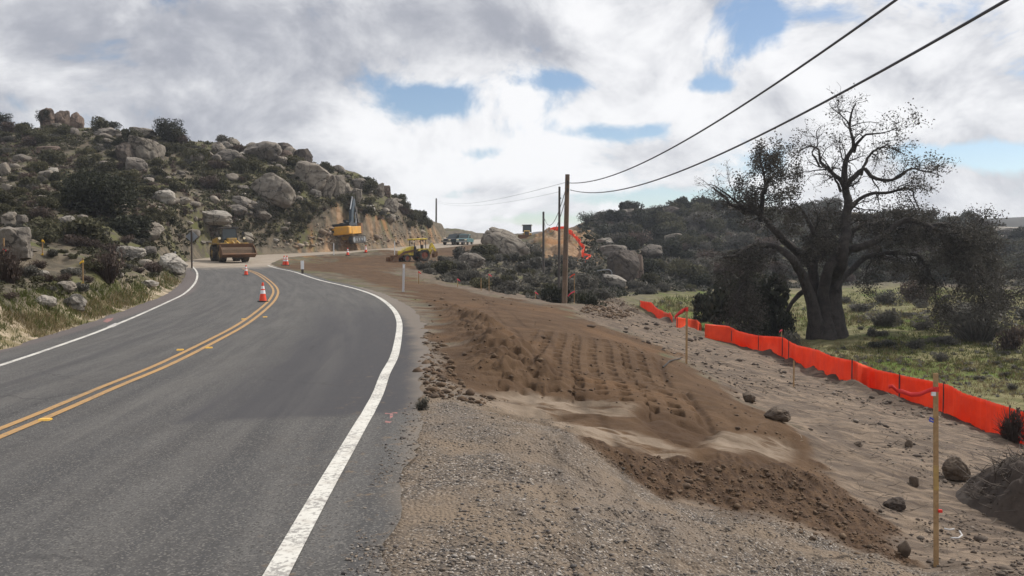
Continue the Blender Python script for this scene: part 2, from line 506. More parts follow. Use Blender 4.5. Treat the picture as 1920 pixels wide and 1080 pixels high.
# relief
Zd = ZB.copy()
hl = fbm(X, Y, 9, 4, 11)
hillw = sstep(SOUT, .5, 9) * sstep(RR, 12, 40)
Zd += hillw * (1 - on) * (hl * np.clip(RR / 60, 0, 1.2) * 1.4 + fbm(X, Y, 1.6, 3, 21) * .35)
Zd += MASK['grass'] * fbm(X, Y, 5, 4, 31) * .5
tn = MASK['tan']
Zd += tn * (fbm(X, Y, 1.3, 4, 41) * .12 + fbm(X * .45 + Y * .25, Y * 1.2 - X * .7, .28, 3, 43) * .05)
gr = MASK['gravel'] * (1 - on)
Zd += gr * (fbm(X, Y, .9, 3, 51) * .08 + fbm(X, Y, .12, 3, 53) * .03 - .02 * sstep(fbm(X * .9 + Y * .55, Y * .3 - X * .25, .35, 2, 55), .12, .3))
fl = np.clip(MASK['fill'] - MASK['face'], 0, 1)
Zd += MASK['fill'] * (fbm(X, Y, 1.8, 3, 61) * .05 + fbm(X, Y, .22, 3, 63) * .016)
Zd += MASK['face'] * (np.abs(fbm(X, Y, .30, 3, 65)) * .07 + fbm(X, Y, .10, 3, 66) * .04)
# loose windrow between asphalt and platform
wc = edge + np.interp(Y, [9, 12, 16, 30], [1.35, 1.25, 1.1, 1.3])
wr = np.exp(-np.abs((OFF - wc) / np.interp(Y, [10, 14, 30], [.85, .75, .6])) ** 2.4) * sstep(Y, 10.6, 12.4) * (1 - sstep(Y, 22, 36)) * (OFF > 0)
Zd += wr * (.20 + np.abs(fbm(X, Y, .55, 4, 71)) * .42 + fbm(X, Y, .16, 3, 72) * .09)
# tyre-tread pits pressed into the platform, in lanes that run with the road
TT = X - .075 * Y + .03 * np.sin(Y * .9)
row = Y + .18 * fbm(X, Y, 2.0, 2, 81) + .05 * np.sin(TT * 9)
lane_id = np.floor((TT + 4) / .99)
pcol = np.clip(.42 + .95 * np.cos(TT * 2 * math.pi / .33), 0, 1)
prow = np.clip(.40 + 1.0 * np.cos(row * 2 * math.pi / .50 + lane_id * 2.1), 0, 1)
tzone = fl * (1 - MASK['pale']) * sstep(Y, 10.7, 11.1) * (1 - sstep(Y, 17, 27)) * sstep(TT + .15 * wob, -1.15, -.85) * (1 - sstep(TT, 1.62, 1.72))
tm = np.clip(.85 + fbm(X, Y, 2.5, 3, 83) * 1.1, 0, 1) * tzone
treads = tm * pcol * prow
Zd += tm * .035 - treads * .09
rut = np.exp(-((TT - 1.72) / .07) ** 2) * sstep(Y, 10.2, 11) * (1 - sstep(Y, 17, 19))
Zd -= rut * .06 * fl
Zd -= PIT * (.10 + .05 * fbm(X, Y, .3, 3, 84))
# grader scars across the pale strip
ps = MASK['pale'] * fl
Zd += ps * (np.abs(fbm(X * .35, Y * 1.6 + X * .35, .5, 3, 85)) * .05 - .01)
Zd += MASK['cut'] * (1 - on) * (np.abs(fbm(X + Y * .3, Y * .4, 2.2, 4, 91)) * 1.5 - .3)
berm = np.exp(-((sdist(POLY['grass'], X, Y) + 1.5) / .7) ** 2) * (RR < 70) * (Y > 16)
Zd += berm * (.16 + fbm(X, Y, .8, 3, 95) * .35)
Z = Zd * (1 - on) + (rz - .02) * on
Z = np.where(beyond < .12, np.minimum(Z, rz - .022), Z)
Z = np.where(beyond < -.2, rz - .09, Z)
GZ = Z.reshape(shp)


def H(x, y):
    """finished ground height"""
    x, y = np.asarray(x, float), np.asarray(y, float)
    return bil(GZ, az, lr, np.arctan2(x, y), np.log(np.maximum(np.hypot(x, y), 1.2)))


_dd = np.exp(np.linspace(math.log(2.0), math.log(700), 4000))


def hit(px, py):
    """ground point seen at a photo pixel"""
    r = ray(px, py)
    x, y, z = r[0] / r[1] * _dd, _dd, CAM[2] + r[2] / r[1] * _dd
    h = np.nonzero(z < H(x, y))[0]
    k = h[0] if len(h) else len(_dd) - 1
    return np.array([x[k], y[k], float(H(x[k], y[k]))])


def on_ground(px, d):
    x = (px - 960) / FPX * d
    return np.array([x, d, float(H(x, d))])


def pix(p):
    """photo pixel of a world point"""
    q = np.asarray(p) - CAM
    yc = q[..., 1] * cp_ - q[..., 2] * sp_
    zc_ = q[..., 1] * sp_ + q[..., 2] * cp_
    return 960 + FPX * q[..., 0] / yc, 540 - FPX * zc_ / yc


# ------------------------------------------------------------------ mesh helpers
def np_mesh(name, verts, faces, smooth=False):
    me = bpy.data.meshes.new(name)
    verts = np.ascontiguousarray(verts, np.float32); faces = np.ascontiguousarray(faces, np.int32)
    n, k = faces.shape
    me.vertices.add(len(verts)); me.vertices.foreach_set('co', verts.ravel())
    me.loops.add(n * k); me.loops.foreach_set('vertex_index', faces.ravel())
    me.polygons.add(n)
    me.polygons.foreach_set('loop_start', np.arange(0, n * k, k, dtype=np.int32))
    me.polygons.foreach_set('loop_total', np.full(n, k, np.int32))
    if smooth:
        me.polygons.foreach_set('use_smooth', np.ones(n, bool))
    me.update(calc_edges=True)
    me.validate()
    return me


def fattr(me, name, vals):
    a = me.attributes.new(name, 'FLOAT', 'POINT')
    a.data.foreach_set('value', np.ascontiguousarray(vals, np.float32).ravel())


def grid_faces(nu, nv):
    i = np.arange(nu * nv).reshape(nu, nv)
    return np.stack([i[:-1, :-1], i[1:, :-1], i[1:, 1:], i[:-1, 1:]], -1).reshape(-1, 4)


def link(name, me, mat=None, parent=None):
    o = bpy.data.objects.new(name, me)
    C.objects.link(o)
    if mat is not None and not me.materials:
        me.materials.append(mat)
    if parent is not None:
        o.parent = parent
    return o


def tag(o, label, cat, group=None):
    o['label'] = label; o['category'] = cat
    if group: o['group'] = group
    return o


def empty(name, loc, rot=(0, 0, 0), label=None, cat=None, group=None):
    o = bpy.data.objects.new(name, None)
    C.objects.link(o)
    o.empty_display_size = .3
    o.location = [float(v) for v in loc]; o.rotation_euler = rot
    if label: tag(o, label, cat, group)
    return o


def mat_new(name):
    m = bpy.data.materials.new(name)
    m.use_nodes = True
    nt = NT(m.node_tree)
    b = m.node_tree.nodes['Principled BSDF']
    return m, nt, b


def bump(nt, b, h, strength, dist):
    bp = nt.n('ShaderNodeBump')
    nt.put(bp.inputs['Strength'], strength); nt.put(bp.inputs['Distance'], dist); nt.put(bp.inputs['Height'], h)
    nt.put(b.inputs['Normal'], bp.outputs[0])


# ------------------------------------------------------------------ ground material
gm, nt, b = mat_new('ground_soil')
p = nt.pos()
A = {k: nt.attr(k) for k in ('fill', 'face', 'pale', 'gravel', 'tan', 'grass', 'cut', 'lbank', 'wet', 'shade_mottle')}
nb = nt.noise(p, .22, 6, .6)
nm = nt.noise(p, 1.3, 6, .62)
nf = nt.noise(p, 9, 5, .65)
nff = nt.noise(p, 48, 3, .7)
# chaparral hill: earth, dry grass and fresh green between the shrubs
hc = nt.mix(nt.smooth(nm, .42, .62), (.076, .066, .050), (.135, .112, .082))
hc = nt.mix(nt.mul(nt.smooth(nb, .46, .60), nt.smooth(nm, .35, .6)), hc, (.085, .088, .034))
hc = nt.mix(nt.mul(nt.smooth(nf, .58, .75), .5), hc, (.22, .185, .14))
# grass
gc = nt.mix(nt.smooth(nm, .38, .62), (.095, .095, .036), (.19, .17, .088))
gc = nt.mix(nt.smooth(nt.add(nt.mul(nb, .7), nt.mul(nm, .3)), .50, .60), gc, (.085, .125, .020))
gc = nt.mix(nt.mul(nt.smooth(nf, .5, .75), .6), gc, (.05, .052, .026))
# scraped sand
streak = nt.noise(nt.vmul(p, (.8, 3.2, 1.0)), 1.6, 6, .68, .6)
tc = nt.mix(nt.smooth(streak, .36, .66), (.072, .055, .044), (.215, .165, .122))
tc = nt.mix(nt.mul(nt.smooth(nf, .46, .72), .65), tc, (.12, .095, .076))
tc = nt.mix(nt.mul(nt.smooth(nm, .48, .62), .8), tc, (.092, .072, .058))
# gravel
vc = nt.n('ShaderNodeTexVoronoi', feature='F1'); nt.put(vc.inputs['Vector'], p); vc.inputs['Scale'].default_value = 38
vcol = nt.xyz(vc.outputs['Color'])
vs2 = nt.n('ShaderNodeTexVoronoi', feature='F1'); nt.put(vs2.inputs['Vector'], p); vs2.inputs['Scale'].default_value = 85
v2 = nt.xyz(vs2.outputs['Color'])
st = nt.mix(vcol[0], (.066, .056, .048), (.185, .153, .122))
st = nt.mix(nt.smooth(v2[1], .86, .93), st, (.36, .33, .30))
st = nt.mix(nt.smooth(v2[0], .78, .85), st, (.055, .05, .05))
vc3 = nt.mix(nt.smooth(nm, .38, .66), st, (.18, .14, .104))
vc3 = nt.mix(nt.mul(nt.smooth(nb, .5, .62), .45), vc3, (.16, .135, .115))
# fill dirt
fc = nt.mix(nt.smooth(nm, .32, .68), (.064, .038, .021), (.102, .063, .036))
fc = nt.mix(nt.mul(nt.smooth(nf, .48, .72), .7), fc, (.075, .046, .028))
fc = nt.mix(nt.mul(nt.smooth(nb, .50, .64), .45), fc, (.130, .073, .037))
ff = nt.mix(nt.smooth(nf, .38, .66), (.046, .028, .018), (.092, .057, .034))
ff = nt.mix(nt.mul(nt.smooth(nff, .5, .75), .5), ff, (.125, .082, .052))
pc = nt.mix(nt.smooth(nm, .35, .62), (.14, .107, .078), (.225, .178, .135))
cc = nt.mix(nt.smooth(nm, .35, .65), (.17, .100, .053), (.31, .21, .13))
cc = nt.mix(nt.mul(nt.smooth(nb, .48, .62), .75), cc, (.27, .125, .050))
cc = nt.mix(nt.mul(nt.smooth(nf, .55, .75), .5), cc, (.09, .065, .045))
lc = nt.mix(nt.smooth(nm, .40, .60), (.40, .33, .25), (.17, .14, .08))
lc = nt.mix(nt.smooth(nb, .48, .60), lc, (.115, .105, .045))
col = nt.mix(A['grass'], hc, gc)
col = nt.mix(A['lbank'], col, lc)
col = nt.mix(A['cut'], col, cc)
col = nt.mix(A['tan'], col, tc)
col = nt.mix(A['gravel'], col, vc3)
col = nt.mix(A['fill'], col, fc)
col = nt.mix(nt.mul(nt.mul(A['shade_mottle'], A['fill']), .75), col, (.052, .030, .017))  # painted shade of tread pits, rut and hollow, plus random dark patches
col = nt.mix(nt.mul(A['pale'], nt.smooth(streak, .34, .52)), col, pc)
col = nt.mix(A['face'], col, ff)
col = nt.mix(nt.mul(A['wet'], .8), col, (.055, .040, .030))
nt.put(b.inputs['Base Color'], col)
b.inputs['Roughness'].default_value = .95
b.inputs['Specular IOR Level'].default_value = .15
hgt = nt.add(nt.mul(nf, .5), nt.mul(nff, .35))
hgt = nt.add(hgt, nt.mul(nt.mul(nt.sub(1.0, vc.outputs['Distance']), A['gravel']), .5))
bump(nt, b, hgt, .9, .035)

me = np_mesh('ground', np.stack([X, Y, Z], 1), grid_faces(*shp)[:, ::-1], True)
MASK['shade_mottle'] = np.clip(treads * .9 + rut * .6 + PIT * .9 + .8 * sstep(fbm(X, Y, .9, 4, 86), .05, .3) * fl * (1 - MASK['pale']) * .6, 0, 1)  # shade in the pressed recesses put into colour; last term is random mottling
MASK['wet'] = np.clip(wr * .15 + MASK['tan'] * np.exp(-((sdist(POLY['grass'], X, Y) + 1.3) / .8) ** 2) * 1.6 * (.55 + fbm(X, Y, 1.1, 3, 97) * 1.6), 0, 1) * (RR < 120)
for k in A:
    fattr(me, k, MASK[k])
g_o = link('ground', me, gm); g_o['kind'] = 'structure'

# ------------------------------------------------------------------ asphalt
am, nt, b = mat_new('asphalt')
uv = nt.n('ShaderNodeUVMap', uv_map='road').outputs[0]
t_, s_, _z = nt.xyz(uv)
p = nt.pos()
na = nt.noise(p, 120, 2, .7); nb = nt.noise(p, .9, 5, .6); nc = nt.noise(nt.vec(nt.mul(t_, 2.2), nt.mul(s_, .12), 0.0), 1.5, 5, .6)
vv = nt.n('ShaderNodeTexVoronoi', feature='F1'); nt.put(vv.inputs['Vector'], p); vv.inputs['Scale'].default_value = 95
agg = nt.xyz(vv.outputs['Color'])[0]
ac = nt.mix(nt.smooth(nc, .3, .7), (.047, .047, .049), (.094, .091, .088))
ac = nt.mix(nt.mul(nt.smooth(nb, .42, .68), .55), ac, (.053, .050, .049))
ac = nt.mix(nt.smooth(agg, .80, .9), ac, (.135, .128, .12))
ac = nt.mix(nt.smooth(agg, .22, .12), ac, (.045, .043, .042))
# newer dark asphalt along the right wheel path
jag = nt.add(s_, nt.mul(nb, .5))
s_a, s_b = [float(np.interp(v, CL[:, 1], CLS)) for v in (8.3, 30)]
pat = nt.mul(nt.smooth(jag, s_a + .0, s_a + .35), nt.smooth(nt.add(s_, nt.mul(nb, 9)), s_b + 6, s_b - 8))
pat = nt.mul(pat, nt.smooth(nt.add(t_, nt.mul(nt.sub(nc, .5), 2.4)), 1.35, 2.2))
ac = nt.mix(nt.mul(pat, .85), ac, (.042, .041, .046))
# oily wheel-path band in the left lane and the tar seam
lane = nt.m('ABSOLUTE', nt.sub(t_, nt.add(-1.75, nt.mul(nt.sub(nt.noise(nt.vec(0.0, nt.mul(s_, .15), 0.0), 1.0, 2), .5), .5))))
seam = nt.mul(nt.smooth(lane, .16, .04), nt.smooth(s_, s_b + 22, s_b))
ac = nt.mix(nt.mul(seam, .55), ac, (.05, .048, .05))
ck = nt.n('ShaderNodeTexVoronoi', feature='DISTANCE_TO_EDGE'); nt.put(ck.inputs['Vector'], nt.n('ShaderNodeVectorMath', operation='ADD').outputs[0]); ckv = ck.inputs['Vector'].links[0].from_node
nt.put(ckv.inputs[0], p); nt.put(ckv.inputs[1], nt.vmul(nt.noise(p, 2.5, 4, .6, 0, 1), (.5, .5, 0)))
ck.inputs['Scale'].default_value = .32
crk = nt.mul(nt.smooth(ck.outputs['Distance'], .006, .001), nt.smooth(nt.noise(p, .25, 2), .48, .58))
ac = nt.mix(nt.mul(crk, .7), ac, (.03, .029, .03))
wp = nt.m('ABSOLUTE', nt.sub(nt.m('ABSOLUTE', nt.sub(nt.m('ABSOLUTE', t_), 1.75)), .85))
ac = nt.mix(nt.mul(nt.mul(nt.smooth(wp, .45, .0), nt.smooth(nc, .35, .65)), .30), ac, (.112, .106, .099))
shl = nt.smooth(t_, -3.75, -4.1)
ac = nt.mix(nt.mul(shl, .6), ac, (.115, .092, .088))
# tracked dust beyond the bend
s_d = float(np.interp(66, CL[:, 1], CLS))
dust = nt.smooth(nt.add(s_, nt.mul(nb, 8)), s_d + 2, s_d + 10)
ac = nt.mix(nt.mul(dust, .85), ac, nt.mix(nt.smooth(nb, .3, .7), (.26, .215, .165), (.34, .29, .235)))
# ragged dusty rims
ed = nt.smooth(nt.add(t_, nt.mul(nb, .5)), 4.05, 4.35)
ac = nt.mix(nt.mul(ed, .55), ac, (.21, .175, .14))
spk = nt.mul(nt.smooth(nt.noise(p, 6, 6, .75), .56, .66), nt.smooth(nt.add(t_, nt.mul(nb, 1.2)), 3.3, 4.6))
ac = nt.mix(nt.mul(spk, .8), ac, (.15, .11, .075))
nt.put(b.inputs['Base Color'], ac)
nt.put(b.inputs['Roughness'], nt.add(.78, nt.mul(na, .15)))
b.inputs['Specular IOR Level'].default_value = .3
bump(nt, b, nt.add(na, nt.mul(agg, .6)), .35, .006)


def road_strip(name, cols, mat, lift, i0=0, i1=None, kind='structure', wob_r=None):
    """cols: list of offset arrays (metres from the yellow line) per station"""
    i1 = len(CL) if i1 is None else i1
    ii = np.arange(i0, i1)
    V = np.stack([road_xyz(ii, c[i0:i1]) for c in cols], 1)
    V[..., 2] += lift
    me = np_mesh(name, V.reshape(-1, 3), grid_faces(len(ii), len(cols))[:, ::-1], True)
    ul = me.uv_layers.new(name='road')
    U = np.stack([np.stack([c[i0:i1], CLS[i0:i1]], 1) for c in cols], 1).reshape(-1, 2)
    li = np.empty(len(me.loops), np.int32); me.loops.foreach_get('vertex_index', li)
    ul.data.foreach_set('uv', U[li].astype(np.float32).ravel())
    o = link(name, me, mat)
    if kind: o['kind'] = kind
    return o


fr = np.linspace(0, 1, 7)
rag_r = fbm(CLS, CLS * 0, .7, 4, 5, .65) * .13 + fbm(CLS, CLS * 0, 4, 2, 6) * .10
rag_l = fbm(CLS, CLS * 0 + 9, 1.1, 3, 7) * .15
cols = [-(WL + SH_L + rag_l)] + [-WL * (1 - f) for f in fr[:-1]] + [WR * f for f in fr] + [WR + SH_R + rag_r]
road_strip('road', cols, am, 0.0)

# painted lines
wm, nt, b = mat_new('road_paint_white')
p = nt.pos()
wear = nt.smooth(nt.add(nt.mul(nt.noise(p, 26, 4, .7), .65), nt.mul(nt.noise(p, 1.6, 3), .35)), .485, .575)
s2 = nt.xyz(nt.n('ShaderNodeUVMap', uv_map='road').outputs[0])[1]
c = nt.mix(nt.mul(wear, .85), (.56, .55, .51), (.20, .19, .18))
c = nt.mix(nt.mul(nt.smooth(nt.noise(p, 7, 3), .45, .7), .5), c, (.38, .35, .31))
nt.put(b.inputs['Base Color'], c); b.inputs['Roughness'].default_value = .7
ym, nt, b = mat_new('road_paint_yellow')
p = nt.pos()
wear = nt.smooth(nt.add(nt.mul(nt.noise(p, 22, 4, .7), .65), nt.mul(nt.noise(p, 1.6, 3), .35)), .48, .60)
c = nt.mix(nt.mul(wear, .7), (.36, .205, .068), (.17, .125, .08))
nt.put(b.inputs['Base Color'], c); b.inputs['Roughness'].default_value = .7
iy = lambda y: int(np.argmin(np.abs(CL[:, 1] - y) + (CLS > CLS[-1] * .8) * 0))
i_end_r = iy(71); i_end_y = iy(66); i_end_l = iy(80)
kk = np.ones(len(CL))
road_strip('road_markings_right', [WR - .066, WR + .066], wm, .006, 0, i_end_r)
road_strip('road_markings_left', [-WL - .06, -WL + .06], wm, .006, 0, i_end_l)
for nm_, s in (('road_markings_centre', -1), ('road_markings_centre', 1)):
    road_strip(nm_, [kk * (s * .108 - .05), kk * (s * .108 + .05)], ym, .006, 0, i_end_y)

# ------------------------------------------------------------------ solid-shape builder
class MB:
    def __init__(s): s.v = []; s.f = []
    def _add(s, vs, fs):
        o = len(s.v); s.v += [tuple(float(c) for c in v) for v in vs]; s.f += [tuple(i + o for i in f) for f in fs]
        return s
    def box(s, c, d, rot=None, taper=1.0):
        q = []
        for z in (-.5, .5):
            k = taper if z > 0 else 1.0
            for x, y in ((-.5, -.5), (.5, -.5), (.5, .5), (-.5, .5)):
                v = Vector((x * d[0] * k, y * d[1] * k, z * d[2]))
                if rot is not None: v = rot @ v
                q.append(v + Vector(c))
        return s._add(q, [(3, 2, 1, 0), (4, 5, 6, 7), (0, 1, 5, 4), (1, 2, 6, 5), (2, 3, 7, 6), (3, 0, 4, 7)])
    def prism(s, pts, x0, x1, ax='x'):
        """profile in (y,z) swept along x (or (x,z) along y)"""
        n = len(pts)
        mk = (lambda a, q: (a, q[0], q[1])) if ax == 'x' else ((lambda a, q: (q[0], a, q[1])) if ax == 'y' else (lambda a, q: (q[0], q[1], a)))
        vs = [mk(x0, q) for q in pts] + [mk(x1, q) for q in pts]
        fs = [tuple(range(n))[::-1], tuple(range(n, 2 * n))] + [(i, (i + 1) % n, n + (i + 1) % n, n + i) for i in range(n)]
        return s._add(vs, fs)
    def cyl(s, p0, p1, r0, r1=None, n=12, cap=True):
        r1 = r0 if r1 is None else r1
        p0, p1 = Vector(p0), Vector(p1); ax = (p1 - p0).normalized()
        a = ax.orthogonal().normalized(); b_ = ax.cross(a)
        vs = []
        for p, r in ((p0, r0), (p1, r1)):
            vs += [p + (a * math.cos(2 * math.pi * k / n) + b_ * math.sin(2 * math.pi * k / n)) * r for k in range(n)]
        fs = [(k, (k + 1) % n, n + (k + 1) % n, n + k) for k in range(n)]
        if cap: fs += [tuple(range(n))[::-1], tuple(range(n, 2 * n))]
        return s._add(vs, fs)
    def lathe(s, prof, c, ax='z', n=20, closed=False):
        """prof: (radius, along) pairs"""
        m = len(prof); vs = []
        for r, h in prof:
            for k in range(n):
                t = 2 * math.pi * k / n; u, w = r * math.cos(t), r * math.sin(t)
                q = (u, w, h) if ax == 'z' else ((h, u, w) if ax == 'x' else (u, h, w))
                vs.append((q[0] + c[0], q[1] + c[1], q[2] + c[2]))
        fs = []
        for i in range(m if closed else m - 1):
            for k in range(n):
                j = (i + 1) % m
                fs.append((i * n + k, i * n + (k + 1) % n, j * n + (k + 1) % n, j * n + k))
        if not closed:
            fs += [tuple(range(n))[::-1], tuple(range((m - 1) * n, m * n))]
        return s._add(vs, fs)
    def tube(s, pts, rad, n=8):
        pts = [Vector(p) for p in pts]; m = len(pts)
        rad = rad if hasattr(rad, '__len__') else [rad] * m
        vs = []; a = None
        for i, p in enumerate(pts):
            t = (pts[min(i + 1, m - 1)] - pts[max(i - 1, 0)]).normalized()
            a = t.orthogonal().normalized() if a is None else (a - t * a.dot(t)).normalized()
            b_ = t.cross(a)
            vs += [p + (a * math.cos(2 * math.pi * k / n) + b_ * math.sin(2 * math.pi * k / n)) * rad[i] for k in range(n)]
        fs = [(i * n + k, i * n + (k + 1) % n, (i + 1) * n + (k + 1) % n, (i + 1) * n + k) for i in range(m - 1) for k in range(n)]
        fs += [tuple(range(n))[::-1], tuple(range((m - 1) * n, m * n))]
        return s._add(vs, fs)
    def build(s, name, mat, parent=None, bevel=0.0, smooth=False):
        me = bpy.data.meshes.new(name)
        me.from_pydata(s.v, [], s.f)
        bm = bmesh.new(); bm.from_mesh(me); bmesh.ops.recalc_face_normals(bm, faces=bm.faces); bm.to_mesh(me); bm.free()
        if smooth:
            for q in me.polygons: q.use_smooth = True
        o = link(name, me, mat, parent)
        if smooth:
            e = o.modifiers.new('edges', 'EDGE_SPLIT'); e.split_angle = R(40)
        if bevel:
            bv = o.modifiers.new('bevel', 'BEVEL'); bv.width = bevel; bv.segments = 2; bv.limit_method = 'ANGLE'
        return o


def simple(name, col, rough=.6, dirt=None, amt=.5, scale=2.0, metal=0.0, spec=.4, var=0.0, fine=0.0):
    m, nt, b = mat_new(name)
    p = nt.obj()
    c = nt.mix(0.0, col, col)
    n = nt.noise(p, scale, 5, .62)
    if dirt is not None:
        c = nt.mix(nt.mul(nt.smooth(n, .40, .62), amt), c, dirt)
    if fine:
        c = nt.mix(nt.mul(nt.smooth(nt.noise(p, scale * 9, 3), .45, .65), fine), c, tuple(v * .45 for v in col))
    if var:
        k = nt.add(1.0 - var, nt.mul(nt.rand(), 2 * var))
        hs = nt.n('ShaderNodeHueSaturation'); nt.put(hs.inputs['Value'], k); nt.put(hs.inputs['Color'], c); c = hs.outputs[0]
    nt.put(b.inputs['Base Color'], c)
    nt.put(b.inputs['Roughness'], nt.add(rough - .06, nt.mul(n, .12)))
    b.inputs['Metallic'].default_value = metal
    b.inputs['Specular IOR Level'].default_value = spec
    return m


DUST = (.24, .185, .125)
M = dict(
    yellow=simple('machine_yellow', (.46, .28, .045), .55, DUST, .8, 1.6),
    bright=simple('bright_yellow_paint', (.66, .50, .05), .5, DUST, .55, 2.2),
    orange_y=simple('amber_paint', (.60, .30, .035), .5, DUST, .35, 1.4),
    dark=simple('dark_steel', (.030, .032, .036), .55, DUST, .25, 2.0),
    blue_dark=simple('slate_steel', (.035, .055, .075), .5, (.10, .11, .12), .3, 1.5),
    grey=simple('bare_steel', (.34, .36, .38), .35, (.2, .19, .17), .4, 2.0, .6),
    rust=simple('rusty_bucket_steel', (.17, .085, .042), .75, (.10, .066, .042), .7, 1.7, fine=.3),
    rubber=simple('tyre_rubber', (.028, .026, .025), .85, DUST, .35, 2.5),
    glass=simple('cab_glass', (.020, .032, .034), .12, None, 0, 1, 0, .6),
    lamp=simple('lamp_lens', (.85, .78, .6), .25),
    red=simple('signal_red', (.60, .028, .02), .5),
    dullred=simple('dusty_red_rim', (.22, .05, .03), .7, DUST, .8, 2.5),
    orange=simple('cone_orange', (.72, .060, .022), .5, (.35, .06, .03), .3, 9),
    white=simple('reflective_white', (.74, .75, .78), .35, (.5, .48, .45), .3, 9),
    blackrub=simple('black_rubber_base', (.022, .021, .021), .8),
    teal=simple('teal_paint', (.055, .145, .16), .4, (.15, .16, .14), .45, 1.4),
    navy=simple('dark_vehicle_paint', (.018, .024, .030), .3, (.08, .07, .06), .25, 1.4),
    wood=simple('lath_wood', (.36, .235, .12), .8, (.27, .16, .075), .6, 5, fine=.3),
    oldwood=simple('weathered_pole_wood', (.165, .115, .082), .85, (.085, .064, .05), .7, 1.2, fine=.4),
    greywood=simple('grey_pole_wood', (.085, .073, .066), .85, (.05, .045, .042), .6, 1.2, fine=.4),
    cable=simple('black_cable', (.06, .065, .078), .5),
    pink=simple('pink_ribbon', (.78, .07, .12), .6),
    redrib=simple('red_ribbon', (.66, .035, .035), .6),
    yelrib=simple('yellow_ribbon', (.75, .45, .03), .6),
    fadedyel=simple('faded_yellow_paint', (.40, .27, .09), .8, (.3, .2, .1), .6, 12),
    blue=simple('blue_ribbon', (.06, .09, .42), .6),
    alum=simple('sign_back_metal', (.22, .235, .26), .5, (.13, .13, .13), .4, 2, .3),
    post=simple('dark_post', (.06, .045, .035), .8),
    plastic=simple('white_plastic', (.50, .50, .52), .5, (.4, .36, .3), .3, 8),
    silver=simple('silver_paint', (.5, .52, .54), .4),
    gravelclod=simple('earth_clod', (.105, .068, .042), .95, (.06, .042, .03), .6, 4, fine=.4),
    darkclod=simple('dark_debris', (.06, .045, .036), .95, (.035, .027, .024), .6, 3, fine=.4),
    pebble=simple('pebble', (.24, .205, .17), .9, (.12, .105, .095), .8, 3),
    block=simple('dark_brown_rock', (.085, .062, .046), .9, (.15, .115, .082), .4, 2.5, fine=.5),
    slab=simple('pale_stone', (.34, .28, .21), .9, (.21, .17, .13), .5, 2.5, fine=.3),
)

# ------------------------------------------------------------------ boulders
from mathutils import noise as mno


def granite(name, a, b_, stain):
    m, nt, b = mat_new(name)
    p = nt.pos()
    n1 = nt.noise(p, .55, 6, .62); n2 = nt.noise(p, 3.2, 5, .65); n3 = nt.noise(p, 14, 3, .7)
    c = nt.mix(nt.smooth(n1, .36, .62), a, b_)
    c = nt.mix(nt.mul(nt.smooth(n2, .50, .68), .7), c, stain)
    drip = nt.noise(nt.vmul(p, (1.6, 1.6, .25)), 1.0, 5, .6)
    c = nt.mix(nt.mul(nt.smooth(drip, .54, .68), .55), c, tuple(v * .55 for v in stain))
    c = nt.mix(nt.mul(nt.smooth(n3, .52, .7), .35), c, tuple(v * .5 for v in a))
    crk = nt.n('ShaderNodeTexVoronoi', feature='DISTANCE_TO_EDGE'); nt.put(crk.inputs['Vector'], nt.n('ShaderNodeVectorMath', operation='ADD').outputs[0]); ca_ = crk.inputs['Vector'].links[0].from_node
    nt.put(ca_.inputs[0], p); nt.put(ca_.inputs[1], nt.vmul(nt.noise(p, 1.2, 4, .6, 0, 1), (1.2, 1.2, 1.2)))
    crk.inputs['Scale'].default_value = .42
    c = nt.mix(nt.mul(nt.smooth(crk.outputs['Distance'], .035, .006), .8), c, tuple(v * .35 for v in stain))
    k = nt.add(.66, nt.mul(nt.rand(), .32))
    hs = nt.n('ShaderNodeHueSaturation'); nt.put(hs.inputs['Value'], k); nt.put(hs.inputs['Color'], c)
    nt.put(b.inputs['Base Color'], hs.outputs[0])
    b.inputs['Roughness'].default_value = .92; b.inputs['Specular IOR Level'].default_value = .2
    bump(nt, b, nt.add(n2, nt.mul(n3, .5)), .8, .08)
    return m


GR = dict(pale=granite('granite_pale', (.38, .352, .312), (.29, .265, .232), (.19, .175, .156)),
          tan=granite('granite_tan', (.285, .255, .215), (.22, .192, .16), (.125, .108, .092)),
          grey=granite('granite_grey', (.235, .21, .18), (.175, .155, .135), (.10, .092, .085)),
          brown=granite('granite_brown', (.20, .15, .12), (.155, .118, .098), (.095, .072, .06)),
          dark=granite('granite_dark', (.12, .10, .085), (.09, .075, .066), (.055, .048, .045)))
_bproto = {}


